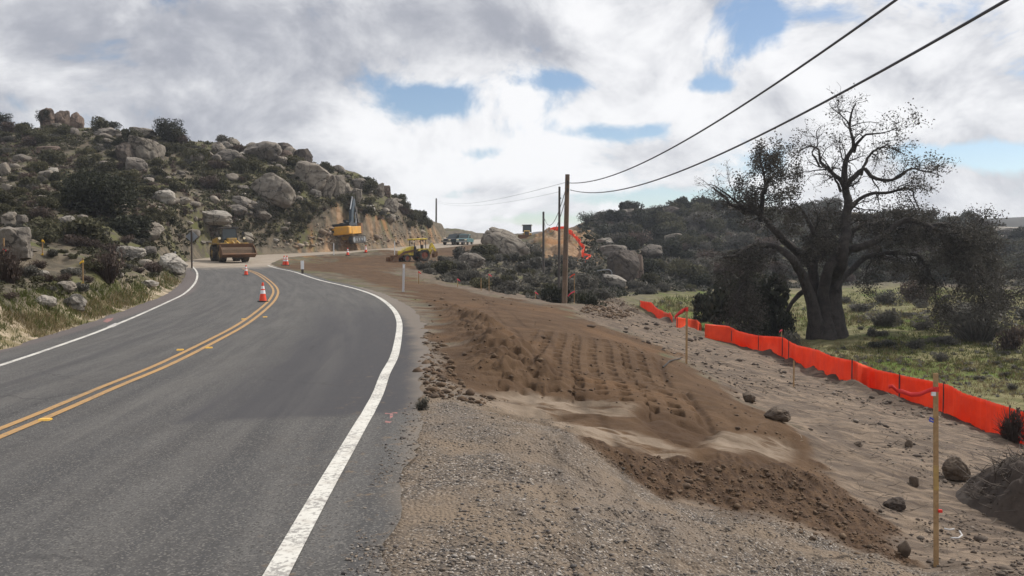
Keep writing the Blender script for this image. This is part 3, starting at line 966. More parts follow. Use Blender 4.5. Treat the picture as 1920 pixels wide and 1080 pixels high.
def boulder_mesh(kind, seed):
    key = (kind, seed)
    if key in _bproto: return _bproto[key]
    bm = bmesh.new()
    bmesh.ops.create_icosphere(bm, subdivisions=5 if kind != 'small' else 3, radius=1.0)
    rg = random.Random(seed * 7 + len(kind))
    planes = []
    npl = {'round': 5, 'block': 11, 'slab': 8, 'pillar': 6, 'small': 7}[kind]
    for _ in range(npl):
        n = Vector((rg.uniform(-1, 1), rg.uniform(-1, 1), rg.uniform(-.5, 1))).normalized()
        planes.append((n, rg.uniform(.62, .9) if kind != 'pillar' else rg.uniform(.8, .95)))
    off = Vector((rg.uniform(-50, 50), rg.uniform(-50, 50), rg.uniform(-50, 50)))
    pw = {'round': 2.5, 'block': 5.5, 'slab': 3.6, 'pillar': 5.0, 'small': 2.6}[kind]
    for v in bm.verts:
        d = v.co.normalized()
        r = (abs(d.x) ** pw + abs(d.y) ** pw + abs(d.z) ** pw) ** (-1 / pw)
        q = d * r
        for n, k in planes:
            e = q.dot(n) - k
            if e > 0: q -= n * e * .85
        q += d * (mno.fractal(q * 1.3 + off, 1.0, 2.0, 4) * .13 + mno.fractal(q * 4.5 + off, 1.0, 2.0, 3) * .035)
        cr = abs(mno.noise(q * 1.1 + off * 1.7))
        if kind != 'small' and cr < .05: q -= d * (.05 - cr) * 2.4
        v.co = q
    lo = [min(v.co[i] for v in bm.verts) for i in range(3)]; hi = [max(v.co[i] for v in bm.verts) for i in range(3)]
    for v in bm.verts:
        for i in range(3):
            v.co[i] = (v.co[i] - lo[i]) / (hi[i] - lo[i]) - (.5 if i < 2 else 0)
    me = bpy.data.meshes.new('boulder')
    bm.to_mesh(me); bm.free()
    for q in me.polygons: q.use_smooth = True
    _bproto[key] = me
    return me


def ridge_d(px, lo=60, hi=172):
    r = ray(px, 478); d = np.linspace(lo, hi, 300); x = r[0] / r[1] * d
    return float(d[np.argmax((H(x, d) - CAM[2]) / d)])


def ghit(px, base):
    p = hit(px, base)
    if px < 840 and p[1] > 150 and base < 430:
        return on_ground(px, ridge_d(px) - .5)
    return p


def boulder(px, top, base, w, kind='round', mat='tan', seed=1, label=None, rot=0.0, tilt=0.0, d=None, group=None, thick=.85, name='boulder', cat='boulder', sink=.12):
    p = ghit(px, base) if d is None else on_ground(px, d)
    d = p[1]
    ww = w * d / FPX
    t_ = P(px, top, d)
    hh = min(max(t_[2] - p[2], .2 * ww), 1.45 * (base - top) * d / FPX + .02)
    me = boulder_mesh(kind, seed)
    o = bpy.data.objects.new(name, me)
    C.objects.link(o)
    if not me.materials: me.materials.append(None)
    o.material_slots[0].link = 'OBJECT'; o.material_slots[0].material = GR[mat] if mat in GR else M[mat]
    c_, s_ = abs(math.cos(rot)), abs(math.sin(rot))
    th = ww * thick
    o.rotation_euler = (0, tilt, rot)
    o.location = (p[0], d + th * .35, p[2] - hh * sink)
    o.scale = (ww, th, hh * (1 + sink))
    tag(o, label or 'weathered granite boulder among the shrubs on the hillside', cat, group)
    BL.append((px, base, w, p, ww))
    return o


BL = []
B = boulder
# crest of the left hill
B(90, 201, 236, 27, 'pillar', 'brown', 1, 'upright brown boulder, leftmost and darkest of three on the hill crest', .2)
B(116, 205, 233, 30, 'pillar', 'brown', 2, 'rounded reddish boulder, middle of three standing on the hill crest', .9)
B(146, 209, 234, 25, 'round', 'brown', 3, 'tapered reddish boulder, rightmost of three standing on the hill crest', .1)
B(193, 238, 255, 52, 'slab', 'grey', 4, 'long flat grey boulder just below the three crest boulders', .05)
B(258, 237, 257, 52, 'slab', 'tan', 5, 'sloping tan slab on the crest left of the round ridge tree', .1, .15)
B(236, 245, 259, 36, 'round', 'grey', 6, 'low grey boulder touching the big leaning block below the crest', .4)
B(262, 256, 304, 60, 'block', 'tan', 7, 'big leaning block boulder high on the hill left of the ridge tree', .1, .12)
B(230, 268, 305, 34, 'block', 'dark', 8, 'shaded dark block at the left side of the big leaning boulder', .5)
B(250, 293, 322, 42, 'block', 'grey', 9, 'grey block directly below the big leaning boulder', .3)
B(84, 272, 293, 42, 'slab', 'brown', 10, 'brown hump boulder alone on the upper left slope', .2)
B(4, 303, 330, 26, 'round', 'tan', 11, 'tan boulder cut by the left edge of the photo on upper slope', .2)
B(37, 288, 303, 32, 'small', 'grey', 12, 'small grey boulder left of the brown hump boulder', .2)
B(305, 355, 381, 37, 'round', 'pale', 13, 'round pinkish boulder in the middle of the left slope', .6)
B(388, 392, 422, 84, 'slab', 'pale', 14, 'long pale flat-topped slab above the wheel loader', .05)
B(407, 265, 287, 25, 'round', 'tan', 15, 'small round tan boulder on the ridge beside a bush', .2)
B(428, 277, 304, 58, 'slab', 'grey', 16, 'humped grey boulder below the small round ridge boulder', .2)
B(487, 263, 299, 72, 'round', 'grey', 17, 'broad rounded boulder topping the middle of the ridge', .1)
B(532, 266, 285, 34, 'block', 'dark', 18, 'dark split block on the ridge right of the broad boulder', .2)
B(556, 272, 305, 46, 'slab', 'dark', 19, 'dark wedge boulder at the right end of the ridge group', .1, .45)
B(530, 280, 305, 36, 'round', 'brown', 20, 'brown rounded boulder tucked under the dark wedge', .7)
B(572, 302, 352, 70, 'block', 'tan', 21, 'large smooth tan boulder sloping down right of the ridge group', .15, .3)
B(606, 322, 368, 34, 'pillar', 'tan', 22, 'left slab of the split pair of upright boulders', .3, .18)
B(628, 326, 370, 27, 'pillar', 'tan', 23, 'right slab of the split pair of upright boulders', .3, .2)
B(648, 343, 370, 22, 'round', 'tan', 24, 'rounded boulder behind the excavator boom, left one', .3)
B(664, 352, 380, 20, 'pillar', 'tan', 25, 'narrow boulder directly behind the excavator boom', .3, .2)
B(668, 331, 355, 30, 'round', 'grey', 26, 'tan ridge boulder above the excavator boom', .3, .3)
B(707, 342, 368, 26, 'block', 'tan', 27, 'squarish boulder on the right shoulder of the ridge', .3)
B(723, 347, 368, 18, 'pillar', 'brown', 28, 'reddish upright boulder at the right end of the ridge', .3)
B(727, 366, 394, 28, 'block', 'tan', 29, 'tan sloping boulder under the reddish upright one', .3, .4)
B(498, 322, 379, 88, 'block', 'tan', 30, 'huge smooth tan boulder in the centre of the left slope', .1, .22)
B(452, 368, 387, 50, 'slab', 'grey', 31, 'tilted grey slab below the huge centre boulder', .2, .25)
B(437, 382, 403, 46, 'round', 'grey', 32, 'shaded grey boulder left of the tilted slabs', .2)
B(478, 387, 409, 48, 'slab', 'grey', 33, 'lower tilted grey slab above the wheel loader bucket', .2, .25)
# lower left bank
B(14, 424, 486, 60, 'block', 'grey', 34, 'pale grey fractured boulder at left edge behind the pink stake', .2)
B(12, 396, 425, 28, 'block', 'tan', 35, 'tan block above the fractured boulder at the left edge', .3)
B(34, 402, 422, 26, 'round', 'grey', 36, 'round grey boulder right of the tan edge block', .3)
B(118, 401, 424, 34, 'slab', 'pale', 37, 'thin pale tilted slab under the big dark oak', .2, .5)
B(262, 408, 444, 50, 'slab', 'tan', 38, 'tan tilted slab right of the dark oak foot', .2, .5)
B(238, 461, 488, 52, 'slab', 'pale', 39, 'pale tan slab on the bank above the bend', .2, .12)
B(309, 474, 508, 54, 'slab', 'pale', 40, 'light tilted slab beside the road marker at the bend', .2, .45)
B(275, 459, 477, 26, 'slab', 'grey', 41, 'grey tilted stone between the two pale bank slabs', .3, .4)
B(270, 486, 499, 26, 'small', 'tan', 42, 'small tan stone below the pale bank slab', .3)
B(275, 525, 538, 36, 'slab', 'pale', 43, 'flat pale stone at the bank foot by the bend', .3)
B(120, 527, 548, 34, 'round', 'tan', 44, 'tan stone low on the bank right of a brown bush', .3)
B(80, 553, 574, 40, 'slab', 'pale', 45, 'sandy stone low on the bank, left of two', .3)
B(130, 550, 578, 42, 'block', 'pale', 46, 'sandy block low on the bank, right of two', .3, .3)
# middle distance, right
B(935, 428, 480, 100, 'round', 'tan', 47, 'huge rounded boulder beside the construction ramp', .15, .50, thick=.8)
B(884, 473, 503, 54, 'round', 'grey', 48, 'grey boulder at the foot of the huge rounded boulder', .2)
B(1148, 514, 539, 48, 'slab', 'pale', 49, 'white boulder in the scrub right of the near utility pole', .2, .3)
B(1172, 468, 530, 62, 'pillar', 'dark', 50, 'tall dark boulder standing behind the white boulder', .3)
B(1198, 476, 524, 20, 'pillar', 'brown', 51, 'narrow brown boulder at right side of the tall dark boulder', .3)
B(1152, 458, 482, 60, 'round', 'grey', 52, 'grey dome boulder above the tall dark boulder', .3)
B(1223, 458, 487, 46, 'round', 'grey', 53, 'round grey boulder on right hill, right of the grey dome', .3)
B(1134, 445, 459, 32, 'slab', 'pale', 54, 'pale flat boulder on the right hill near the orange fence', .3)
B(1263, 437, 451, 34, 'slab', 'tan', 55, 'tan slab in mid slope of the right hill', .3)
B(1306, 414, 431, 30, 'slab', 'tan', 56, 'tan boulder high on the right hill left of the oak', .3)
B(1180, 391, 409, 52, 'slab', 'grey', 57, 'wide grey outcrop on the right hill skyline', .3)
B(1263, 386, 405, 30, 'round', 'dark', 58, 'dark round outcrop on the right hill skyline', .3)
B(1212, 400, 411, 26, 'slab', 'tan', 59, 'small tan outcrop between the two skyline outcrops', .3)
B(1890, 425, 436, 60, 'slab', 'pale', 60, 'pale sandstone band on the far right slope', .1)
# foreground stones
B(1797, 859, 904, 56, 'block', 'block', 61, 'dark squarish rock on the sand behind the near survey stake', .5, .12, thick=.8, name='rock', cat='rock', sink=.05)
B(1405, 735, 756, 25, 'block', 'block', 62, 'dark cube-like rock at the edge of the dirt platform', .3, .05, name='rock', cat='rock', sink=.05)
B(1718, 893, 914, 20, 'small', 'block', 63, 'fist-shaped brown rock on sand left of the near survey stake', .3, name='rock', cat='rock', sink=.05)
B(1706, 825, 840, 15, 'small', 'block', 64, 'small brown rock on sand, up from the fist-shaped rock', .3, name='rock', cat='rock', sink=.05)
B(1462, 764, 790, 48, 'slab', 'block', 65, 'flat half-buried stone slab at the corner of the dirt platform', .3, .1, name='rock', cat='rock')
B(1612, 828, 838, 17, 'slab', 'block', 66, 'flat reddish stone on sand below the orange fence', .3, name='rock', cat='rock')
B(1700, 1015, 1046, 26, 'small', 'block', 67, 'dark lump at the toe of the dirt bank left of the stake', .3, name='rock', cat='rock')
B(1680, 935, 958, 40, 'slab', 'darkclod', 68, 'dark angular clod lying in a hollow on the sand', .3, name='rock', cat='rock')

rng = random.Random(5)


def in_poly(pl, x, y):
    c = False
    for k in range(len(pl)):
        (ax, ay), (bx, by) = pl[k], pl[(k + 1) % len(pl)]
        if (ay > y) != (by > y) and x < (bx - ax) * (y - ay) / (by - ay) + ax: c = not c
    return c


def pxpoly(s): return [tuple(float(v) for v in t.split(',')) for t in s.split(';')]


LEFTHILL = pxpoly('-40,245;100,240;200,246;320,258;420,268;500,272;560,294;600,310;680,338;740,364;765,392;800,420;790,434;700,412;640,400;590,420;560,452;470,470;400,462;340,470;300,440;120,400;-40,395')
LEFTLOW = pxpoly('-40,395;120,400;300,440;360,478;330,500;290,520;190,545;90,560;-40,575')
RIGHTHILL = pxpoly('1085,425;1130,404;1200,396;1350,392;1500,396;1700,408;1960,440;1960,540;1700,530;1450,545;1250,548;1140,560;1090,530')
MID = pxpoly('780,500;860,480;1000,480;1110,490;1140,560;1080,572;1000,562;900,542;820,525')
MEADOW = pxpoly('1560,560;1960,560;1960,760;1760,690;1600,640')


CLEARED = ((1078, 1118, 448, 530), (730, 825, 478, 506), (1112, 1185, 508, 556))
def scatter(pl, n, mind, seed, ext=None):
    rg = random.Random(seed); out = []
    xs = [p[0] for p in pl]; ys = [p[1] for p in pl]
    k = 0
    while len(out) < n and k < n * 40:
        k += 1
        x, y = rg.uniform(min(xs), max(xs)), rg.uniform(min(ys), max(ys))
        if not in_poly(pl, x, y): continue
        if any(a < x < b_ and c < y < d for a, b_, c, d in CLEARED): continue
        if any((x - a) ** 2 + ((y - b_) * 1.8) ** 2 < (mind * s_) ** 2 for a, b_, s_ in out): continue
        out.append((x, y, rg.uniform(.6, 1.15)))
    return out


# small boulders
for x, y, s_ in scatter(LEFTHILL, 215, 8, 77):
    w = rng.choice((8, 11, 14, 18, 24, 32)) * s_
    B(x, y - w * rng.uniform(.35, .65), y, w, 'small', rng.choice(('grey', 'tan', 'grey', 'tan', 'pale')), rng.randint(70, 75), 'small weathered granite boulder half hidden in scrub on the left hill',
      rng.uniform(0, 6), rng.uniform(-.2, .4), group='small boulders on the left hill')
for x, y, s_ in scatter(LEFTLOW, 34, 14, 78):
    w = rng.choice((8, 11, 15, 20)) * s_
    B(x, y - w * rng.uniform(.3, .55), y, w, 'small', rng.choice(('grey', 'tan', 'pale')), rng.randint(70, 75), 'small stone lying between bushes on the roadside bank at left',
      rng.uniform(0, 6), rng.uniform(-.2, .4), group='stones on the roadside bank')
for x, y, s_ in scatter(RIGHTHILL, 22, 30, 79):
    w = rng.choice((10, 14, 20)) * s_
    B(x, y - w * rng.uniform(.3, .5), y, w, 'small', rng.choice(('grey', 'tan', 'dark')), rng.randint(70, 75), 'small boulder showing through dark scrub on the right hill',
      rng.uniform(0, 6), 0, group='small boulders on the right hill')

# ------------------------------------------------------------------ foliage
def leaf_mat(name, a, b_, var=.25, trans=.25):
    m, nt, b = mat_new(name)
    geo = nt.n('ShaderNodeNewGeometry')
    n = nt.noise(nt.obj(), 3.0, 3, .6)
    c = nt.mix(nt.smooth(n, .35, .65), a, b_)
    c = nt.mix(nt.smooth(geo.outputs['Random Per Island'], .0, 1.0, .0, .6), c, tuple(v * .55 for v in a))
    k = nt.add(1 - var, nt.mul(nt.rand(), 2 * var))
    hs = nt.n('ShaderNodeHueSaturation'); nt.put(hs.inputs['Value'], k); nt.put(hs.inputs['Color'], c)
    nt.put(b.inputs['Base Color'], hs.outputs[0])
    b.inputs['Roughness'].default_value = .75; b.inputs['Specular IOR Level'].default_value = .2
    tr = nt.n('ShaderNodeBsdfTranslucent'); nt.put(tr.inputs[0], hs.outputs[0])
    ms = nt.n('ShaderNodeMixShader'); ms.inputs[0].default_value = trans
    nt.put(ms.inputs[1], b.outputs[0]); nt.put(ms.inputs[2], tr.outputs[0])
    out = [q for q in nt.t.nodes if q.type == 'OUTPUT_MATERIAL'][0]
    nt.put(out.inputs[0], ms.outputs[0])
    return m


LM = dict(green=leaf_mat('chaparral_leaf', (.066, .064, .036), (.108, .102, .060)),
          olive=leaf_mat('olive_leaf', (.085, .080, .044), (.13, .12, .068)),
          dark=leaf_mat('dark_oak_leaf', (.030, .033, .022), (.050, .053, .033), .15),
          grey=leaf_mat('grey_sage_leaf', (.10, .096, .082), (.15, .14, .12)),
          brown=leaf_mat('brown_twig', (.085, .062, .052), (.125, .096, .080)),
          oak=leaf_mat('oak_leaf', (.058, .053, .045), (.092, .084, .070), .1),
          grass=leaf_mat('fresh_grass_blade', (.070, .085, .022), (.12, .125, .045), .2, .35),
          dry=leaf_mat('dry_grass_blade', (.17, .135, .07), (.26, .21, .12), .2, .35))
bark = simple('oak_bark', (.048, .040, .036), .95, (.022, .019, .017), .85, 3.0, fine=.6)
bt_ = NT(bark.node_tree); bb_ = bark.node_tree.nodes['Principled BSDF']
bump(bt_, bb_, bt_.noise(bt_.vmul(bt_.obj(), (5, 5, 1.1)), 1.6, 5, .7), 1.0, .12)


def quads(cen, size, rg, flat=.0, aspect=1.6):
    """random little leaf faces at centres"""
    n = len(cen)
    u = rg.normal(size=(n, 3)); u[:, 2] *= (1 - flat); u /= np.linalg.norm(u, axis=1)[:, None]
    w = rg.normal(size=(n, 3)); w -= u * (u * w).sum(1)[:, None]; w /= np.linalg.norm(w, axis=1)[:, None]
    s = (size * rg.uniform(.6, 1.4, n))[:, None]
    a, b_ = u * s * aspect * .5, w * s * .5
    V = np.stack([cen - a, cen + b_ * .9 - a * .1, cen + a, cen - b_ * .9 - a * .1], 1).reshape(-1, 3)
    F = np.arange(4 * n).reshape(n, 4)
    return V, F


def tubes_np(segs, n=4):
    """segs: list of (pts (k,3), radii (k)) -> verts, faces with n-sided tubes"""
    VV, FF = [], []; o = 0
    for pts, rad in segs:
        k = len(pts)
        t = np.gradient(pts, axis=0); t /= np.linalg.norm(t, axis=1)[:, None] + 1e-9
        ref = np.array([.31, .77, .55]) if abs(t[0] @ np.array([.31, .77, .55])) < .9 else np.array([1., 0, 0])
        a = np.cross(t, ref); a /= np.linalg.norm(a, axis=1)[:, None] + 1e-9
        b_ = np.cross(t, a)
        an = np.arange(n) * 2 * math.pi / n
        V = pts[:, None] + (a[:, None] * np.cos(an)[None, :, None] + b_[:, None] * np.sin(an)[None, :, None]) * np.asarray(rad)[:, None, None]
        VV.append(V.reshape(-1, 3))
        i = np.arange(k * n).reshape(k, n) + o
        j = np.roll(i, -1, axis=1)
        FF.append(np.stack([i[:-1], j[:-1], j[1:], i[1:]], -1).reshape(-1, 4))
        o += k * n
    return np.concatenate(VV), np.concatenate(FF)


def shrub_mesh(name, seed, n=1500, twig=False, h=1.0):
    rg = np.random.default_rng(seed)
    nl = rg.integers(5, 9)
    lc = np.stack([rg.uniform(-.62, .62, nl), rg.uniform(-.62, .62, nl), rg.uniform(.25, .75, nl) * h], 1)
    lr_ = rg.uniform(.28, .5, nl)
    pick = rg.integers(0, nl, n)
    dr = rg.normal(size=(n, 3)); dr /= np.linalg.norm(dr, axis=1)[:, None]
    cen = lc[pick] + dr * (lr_[pick] * rg.uniform(.35, 1.08, n) ** .7)[:, None]
    cen[:, 2] = np.abs(cen[:, 2]) * .98
    V, F = quads(cen, np.full(n, .105), rg, aspect=1.5)
    parts = [(V, F)]
    segs = []
    for k in range(46 if not twig else 240):
        a = rg.uniform(0, 6.28); r0 = rg.uniform(0, .22 if not twig else .35)
        e = rg.uniform(.45, 1.15) * h * (1 if not twig else rg.uniform(.7, 1.05)); sp = rg.uniform(.1, .95)
        q = np.array([[math.cos(a) * r0, math.sin(a) * r0, -.05], [math.cos(a) * (r0 + sp * .45), math.sin(a) * (r0 + sp * .45), e * .6],
                      [math.cos(a) * (r0 + sp * .75) + rg.normal() * .06, math.sin(a) * (r0 + sp * .75) + rg.normal() * .06, e * (1 - .25 * sp)]])
        segs.append((q, np.array([.016, .011, .004])))
    V2, F2 = tubes_np(segs, 3)
    V = np.concatenate([V, V2]); F = np.concatenate([F, F2 + len(V) - len(V2)])
    return np_mesh(name, V, F)


SHM = {}
for k in range(5): SHM['a%d' % k] = shrub_mesh('shrub', 10 + k, 1700, h=rng.uniform(.8, 1.1))
for k in range(3): SHM['t%d' % k] = shrub_mesh('twiggy_shrub', 30 + k, 420, True)


def shrub(p, r, h, mesh, mat, name, label, group, cat='shrub'):
    me = SHM[mesh]
    o = bpy.data.objects.new(name, me); C.objects.link(o)
    if not me.materials: me.materials.append(None)
    o.material_slots[0].link = 'OBJECT'; o.material_slots[0].material = LM[mat]
    o.location = (p[0], p[1], p[2] - .05 * r); o.scale = (r, r, h)
    o.rotation_euler = (rng.uniform(-.1, .1), rng.uniform(-.1, .1), rng.uniform(0, 6.28))
    tag(o, label, cat, group)
    return o


def clear_of(p, r):
    for _, _, _, q, w in BL[:68]:
        if abs(p[0] - q[0]) < w * .45 and -(r + .4) < p[1] - q[1] < w * .8 and rng.random() < .93: return False
    i, off = road_near([p[0]], [p[1]])
    if p[1] < 100 and -(WL[i[0]] + 1.2 + r) < off[0] < WR[i[0]] + 1 + r: return False
    return True


for x, y, s_ in scatter(LEFTHILL, 298, 10, 101):
    p = hit(x, y); 
    if p[1] > 165: continue
    r = rng.choice((8, 10, 13, 17, 22)) * p[1] / FPX * s_ * rng.uniform(.85, 1.2)
    if not clear_of(p, r): continue
    v = rng.random()
    k, mt, lb = (('a%d' % rng.randrange(5)), 'green', 'dark green rounded shrub growing between boulders on the left hill') if v < .42 else \
        ((('a%d' % rng.randrange(5)), 'olive', 'olive coloured shrub growing between boulders on the left hill') if v < .70 else
         ((('t%d' % rng.randrange(3)), 'brown', 'brown twiggy shrub growing between boulders on the left hill') if v < .86 else (('a%d' % rng.randrange(5)), 'grey', 'grey-green sage shrub growing between boulders on the left hill')))
    shrub(p, r, r * rng.uniform(.7, 1.2), k, mt, 'chaparral_shrub', lb, lb.split(' growing')[0] + 's on the left hill')
for x, y, s_ in scatter(LEFTLOW, 62, 17, 102):
    p = hit(x, y)
    r = rng.uniform(12, 30) * p[1] / FPX * s_
    if not clear_of(p, r * .7): continue
    v = rng.random()
    k, mt, lb = (('a%d' % rng.randrange(5)), 'green', 'low green bush on the bank left of the road') if v < .4 else \
        ((('t%d' % rng.randrange(3)), 'brown', 'bare brown twiggy bush on the bank left of the road') if v < .75 else (('a%d' % rng.randrange(5)), 'grey', 'grey leafy bush on the bank left of the road'))
    shrub(p, r, r * rng.uniform(.6, .95), k, mt, 'roadside_bush', lb, lb.split(' on the')[0] + 'es on the roadside bank')
for x, y, s_ in scatter(RIGHTHILL, 290, 12, 103):
    p = hit(x, y)
    if p[1] > 300: continue
    r = rng.uniform(15, 32) * p[1] / FPX * s_
    if not clear_of(p, r): continue
    v = rng.random()
    k, mt, lb = (('a%d' % rng.randrange(5)), 'dark', 'dark evergreen scrub bush on the right hill') if v < .35 else \
        ((('a%d' % rng.randrange(5)), 'green', 'green scrub bush on the right hill') if v < .65 else ((('a%d' % rng.randrange(5)), 'grey', 'grey sage bush on the right hill') if v < .85 else (('t%d' % rng.randrange(3)), 'brown', 'brown leafless bush on the right hill')))
    shrub(p, r, r * rng.uniform(.8, 1.25), k, mt, 'scrub_bush', lb, lb.split(' on the')[0] + 'es on the right hill')
for x, y, s_ in scatter(MID, 58, 16, 104):
    p = hit(x, y)
    if not clear_of(p, 1): continue
    r = rng.uniform(13, 30) * p[1] / FPX * s_
    v = rng.random()
    k, mt, lb = (('a%d' % rng.randrange(5)), 'grey', 'grey sagebrush in the hollow behind the near utility pole') if v < .5 else \
        ((('t%d' % rng.randrange(3)), 'grey', 'sparse grey twiggy bush in the hollow behind the near utility pole') if v < .7 else (('a%d' % rng.randrange(5)), 'green', 'dark green bush in the hollow behind the near utility pole'))
    shrub(p, r, r * rng.uniform(.7, 1.1), k, mt, 'sagebrush', lb, lb.split(' in the')[0] + 'es in the hollow')
for x, y, s_ in scatter(MEADOW, 34, 42, 105):
    p = hit(x, y)
    r = rng.uniform(12, 34) * p[1] / FPX * s_
    if y > 650: r *= .6
    v = rng.random()
    k, mt, lb = (('t%d' % rng.randrange(3)), 'grey', 'grey leafless bush standing in the meadow right of the oak') if v < .6 else (('a%d' % rng.randrange(5)), 'grey', 'grey leafy bush standing in the meadow right of the oak')
    shrub(p, r, r * rng.uniform(.6, 1.0), k, mt, 'meadow_bush', lb, lb.split(' standing')[0] + 'es in the meadow')
# bushes the photo singles out
for px, py, w, h, d, k, mt, lb in (
        (1830, 640, 130, 62, None, 't0', 'grey', 'widest grey leafless bush in the meadow near the right edge'),
        (1893, 655, 60, 50, None, 't1', 'brown', 'brownish bush in the meadow cut by the right edge'),
        (1655, 612, 70, 40, None, 't2', 'grey', 'low grey bush in the meadow just right of the oak trunk'),
        (1650, 652, 50, 14, None, 'a1', 'dark', 'low dark mat of leaves on the bright green grass'),
        (1815, 600, 180, 40, None, 't1', 'grey', 'broad hedge-like grey bush across the meadow'),
        (1720, 568, 80, 46, None, 't0', 'brown', 'brown bush under the drooping right branch of the oak'),
        (1400, 608, 160, 105, 52, 'a0', 'dark', 'big dark evergreen bush left of the oak trunk'),
        (1345, 588, 90, 60, 58, 'a2', 'dark', 'dark bush behind the orange fence, left of the big one'),
        (1455, 615, 70, 60, 50, 'a3', 'dark', 'dark bush against the left foot of the oak'),
        (1360, 605, 60, 36, 50, 't2', 'grey', 'grey twiggy bush directly behind the orange fence top'),
        (1480, 640, 60, 40, 44, 't0', 'grey', 'grey bush behind the flagged stake at the orange fence'),
        (1905, 812, 60, 70, 19, 't2', 'brown', 'bare twiggy bush in front of the orange fence at right edge'),
        (200, 528, 70, 62, None, 't0', 'brown', 'largest brown twiggy bush on the bank at the bend'),
        (20, 530, 60, 70, None, 't1', 'brown', 'dark brown bush on the bank at the left edge'),
        (230, 440, 110, 42, None, 'a2', 'dark', 'dark bush under the big oak on the left slope'),
        (130, 450, 130, 50, None, 'a3', 'green', 'wide green bush below the big oak on the left slope'),
        (790, 785, 34, 26, 8.8, 't2', 'grey', 'small dry weed at the edge of the asphalt'),
        (1045, 565, 60, 38, 55, 'a1', 'dark', 'dark bush at the left of the near utility pole foot'),
        (1100, 572, 70, 40, 50, 't1', 'dark', 'dark twiggy bush right of the near utility pole foot'),
        (615, 326, 38, 22, None, 'a4', 'green', 'spiky bush on the skyline above the split boulder pair'),
        (692, 352, 24, 22, None, 'a2', 'dark', 'dark bush on the skyline left of the squarish boulder'),
        (435, 283, 24, 18, None, 'a1', 'dark', 'round dark bush on the ridge beside the small round boulder'),
        (520, 384, 40, 26, None, 'a4', 'dark', 'dark green bush under the huge centre boulder'),
        (448, 325, 34, 30, None, 'a2', 'green', 'green bush left of the huge centre boulder')):
    p = ghit(px, py) if d is None else on_ground(px, d)
    r = w / 2 * p[1] / FPX
    shrub(p, r, h * p[1] / FPX, k, mt, 'bush', lb, None)
for k in range(9):
    px = 752 + k * 6.5; py = 392 + k * 4.2 + rng.uniform(-2, 2)
    p = ghit(px, py + 3)
    shrub(p, rng.uniform(.8, 1.3), rng.uniform(1.2, 2.0), 'a%d' % rng.randrange(5), 'green', 'ridge_bush', 'upright green bush in the row along the right end of the hill crest', 'bushes along the right end of the crest')


def bush_tree(px, base, w, h, d=None, seed=1, label='', mat='dark', name='oak_tree', n=4200, group=None):
    """round evergreen: short trunk with limbs, crown of leaf clumps"""
    rg = np.random.default_rng(seed)
    p = ghit(px, base) if d is None else on_ground(px, d)
    W_, H_ = w * p[1] / FPX, h * p[1] / FPX
    e = empty(name, p, label=label, cat='tree', group=group)
    nl = 22
    ang = rg.uniform(0, 6.28, nl); rr = np.sqrt(rg.uniform(0, 1, nl)) * .36 * W_
    lc = np.stack([np.cos(ang) * rr, np.sin(ang) * rr, H_ * rg.uniform(.26, .80, nl)], 1)
    lrad = rg.uniform(.17, .27, nl) * W_
    lrad = np.minimum(lrad, (H_ - lc[:, 2]) * 1.05 + .05 * W_)
    hz = np.minimum(1.0, H_ / W_ * 1.5)
    segs = []
    for k in range(nl):
        j = np.array([rg.normal() * .05 * W_, rg.normal() * .05 * W_, H_ * .25])
        segs.append((np.stack([np.array([0, 0, -.2]), j * .6, j, (j + lc[k]) / 2 + rg.normal(size=3) * .03 * W_, lc[k]]), np.array([.035, .03, .022, .012, .004]) * W_))
    V, F = tubes_np(segs, 6)
    link('trunk', np_mesh('trunk', V, F, True), bark, e)
    pick = rg.integers(0, nl, n)
    dr = rg.normal(size=(n, 3)); dr /= np.linalg.norm(dr, axis=1)[:, None]; dr[:, 2] *= .8 * hz
    cen = lc[pick] + dr * (lrad[pick] * rg.uniform(.3, 1.1, n) ** .6)[:, None]
    V, F = quads(cen, np.full(n, .055 * W_ ** .6), rg)
    link('crown', np_mesh('crown', V, F), LM[mat], e)
    return e


bush_tree(182, 412, 150, 92, None, 1, 'big dark evergreen oak in the middle of the left slope', 'dark', n=7000)
bush_tree(318, 265, 56, 44, None, 2, 'round dark tree alone on the left ridge line', 'dark')
bush_tree(8, 250, 34, 42, None, 3, 'dark tree on the ridge at the left edge of the photo', 'dark', n=2500)
bush_tree(82, 238, 30, 36, None, 4, 'dark tree behind the three crest boulders', 'dark', n=2000)
bush_tree(52, 242, 30, 14, None, 5, 'low dark tree on the ridge left of the crest boulders', 'dark', n=1500)
bush_tree(215, 240, 34, 16, None, 6, 'low dark tree on the ridge right of the crest boulders', 'dark', n=1500)
for k, (px, py, w, h) in enumerate(((1100, 412, 40, 16), (1140, 406, 44, 14), (1230, 398, 40, 14), (1300, 392, 44, 15), (1345, 391, 50, 18), (1500, 400, 60, 22), (1560, 402, 60, 24), (1700, 412, 70, 22), (1780, 425, 70, 20))):
    bush_tree(px, py + 8, w, h + 8, None, 20 + k, 'dark evergreen tree on the skyline of the right hill', 'dark', 'hill_tree', 1500, 'trees on the right skyline')

# ------------------------------------------------------------------ the big oak
OD = 49.0
oak = empty('oak_tree', (P(1555, 628, OD)[0], OD, float(H(P(1555, 628, OD)[0], OD))), label='old gnarled oak with sparse crown standing behind the orange fence', cat='tree')
org = np.array(oak.location)
rg = np.random.default_rng(42)
K = OD / FPX                      # metres per photo pixel at the oak


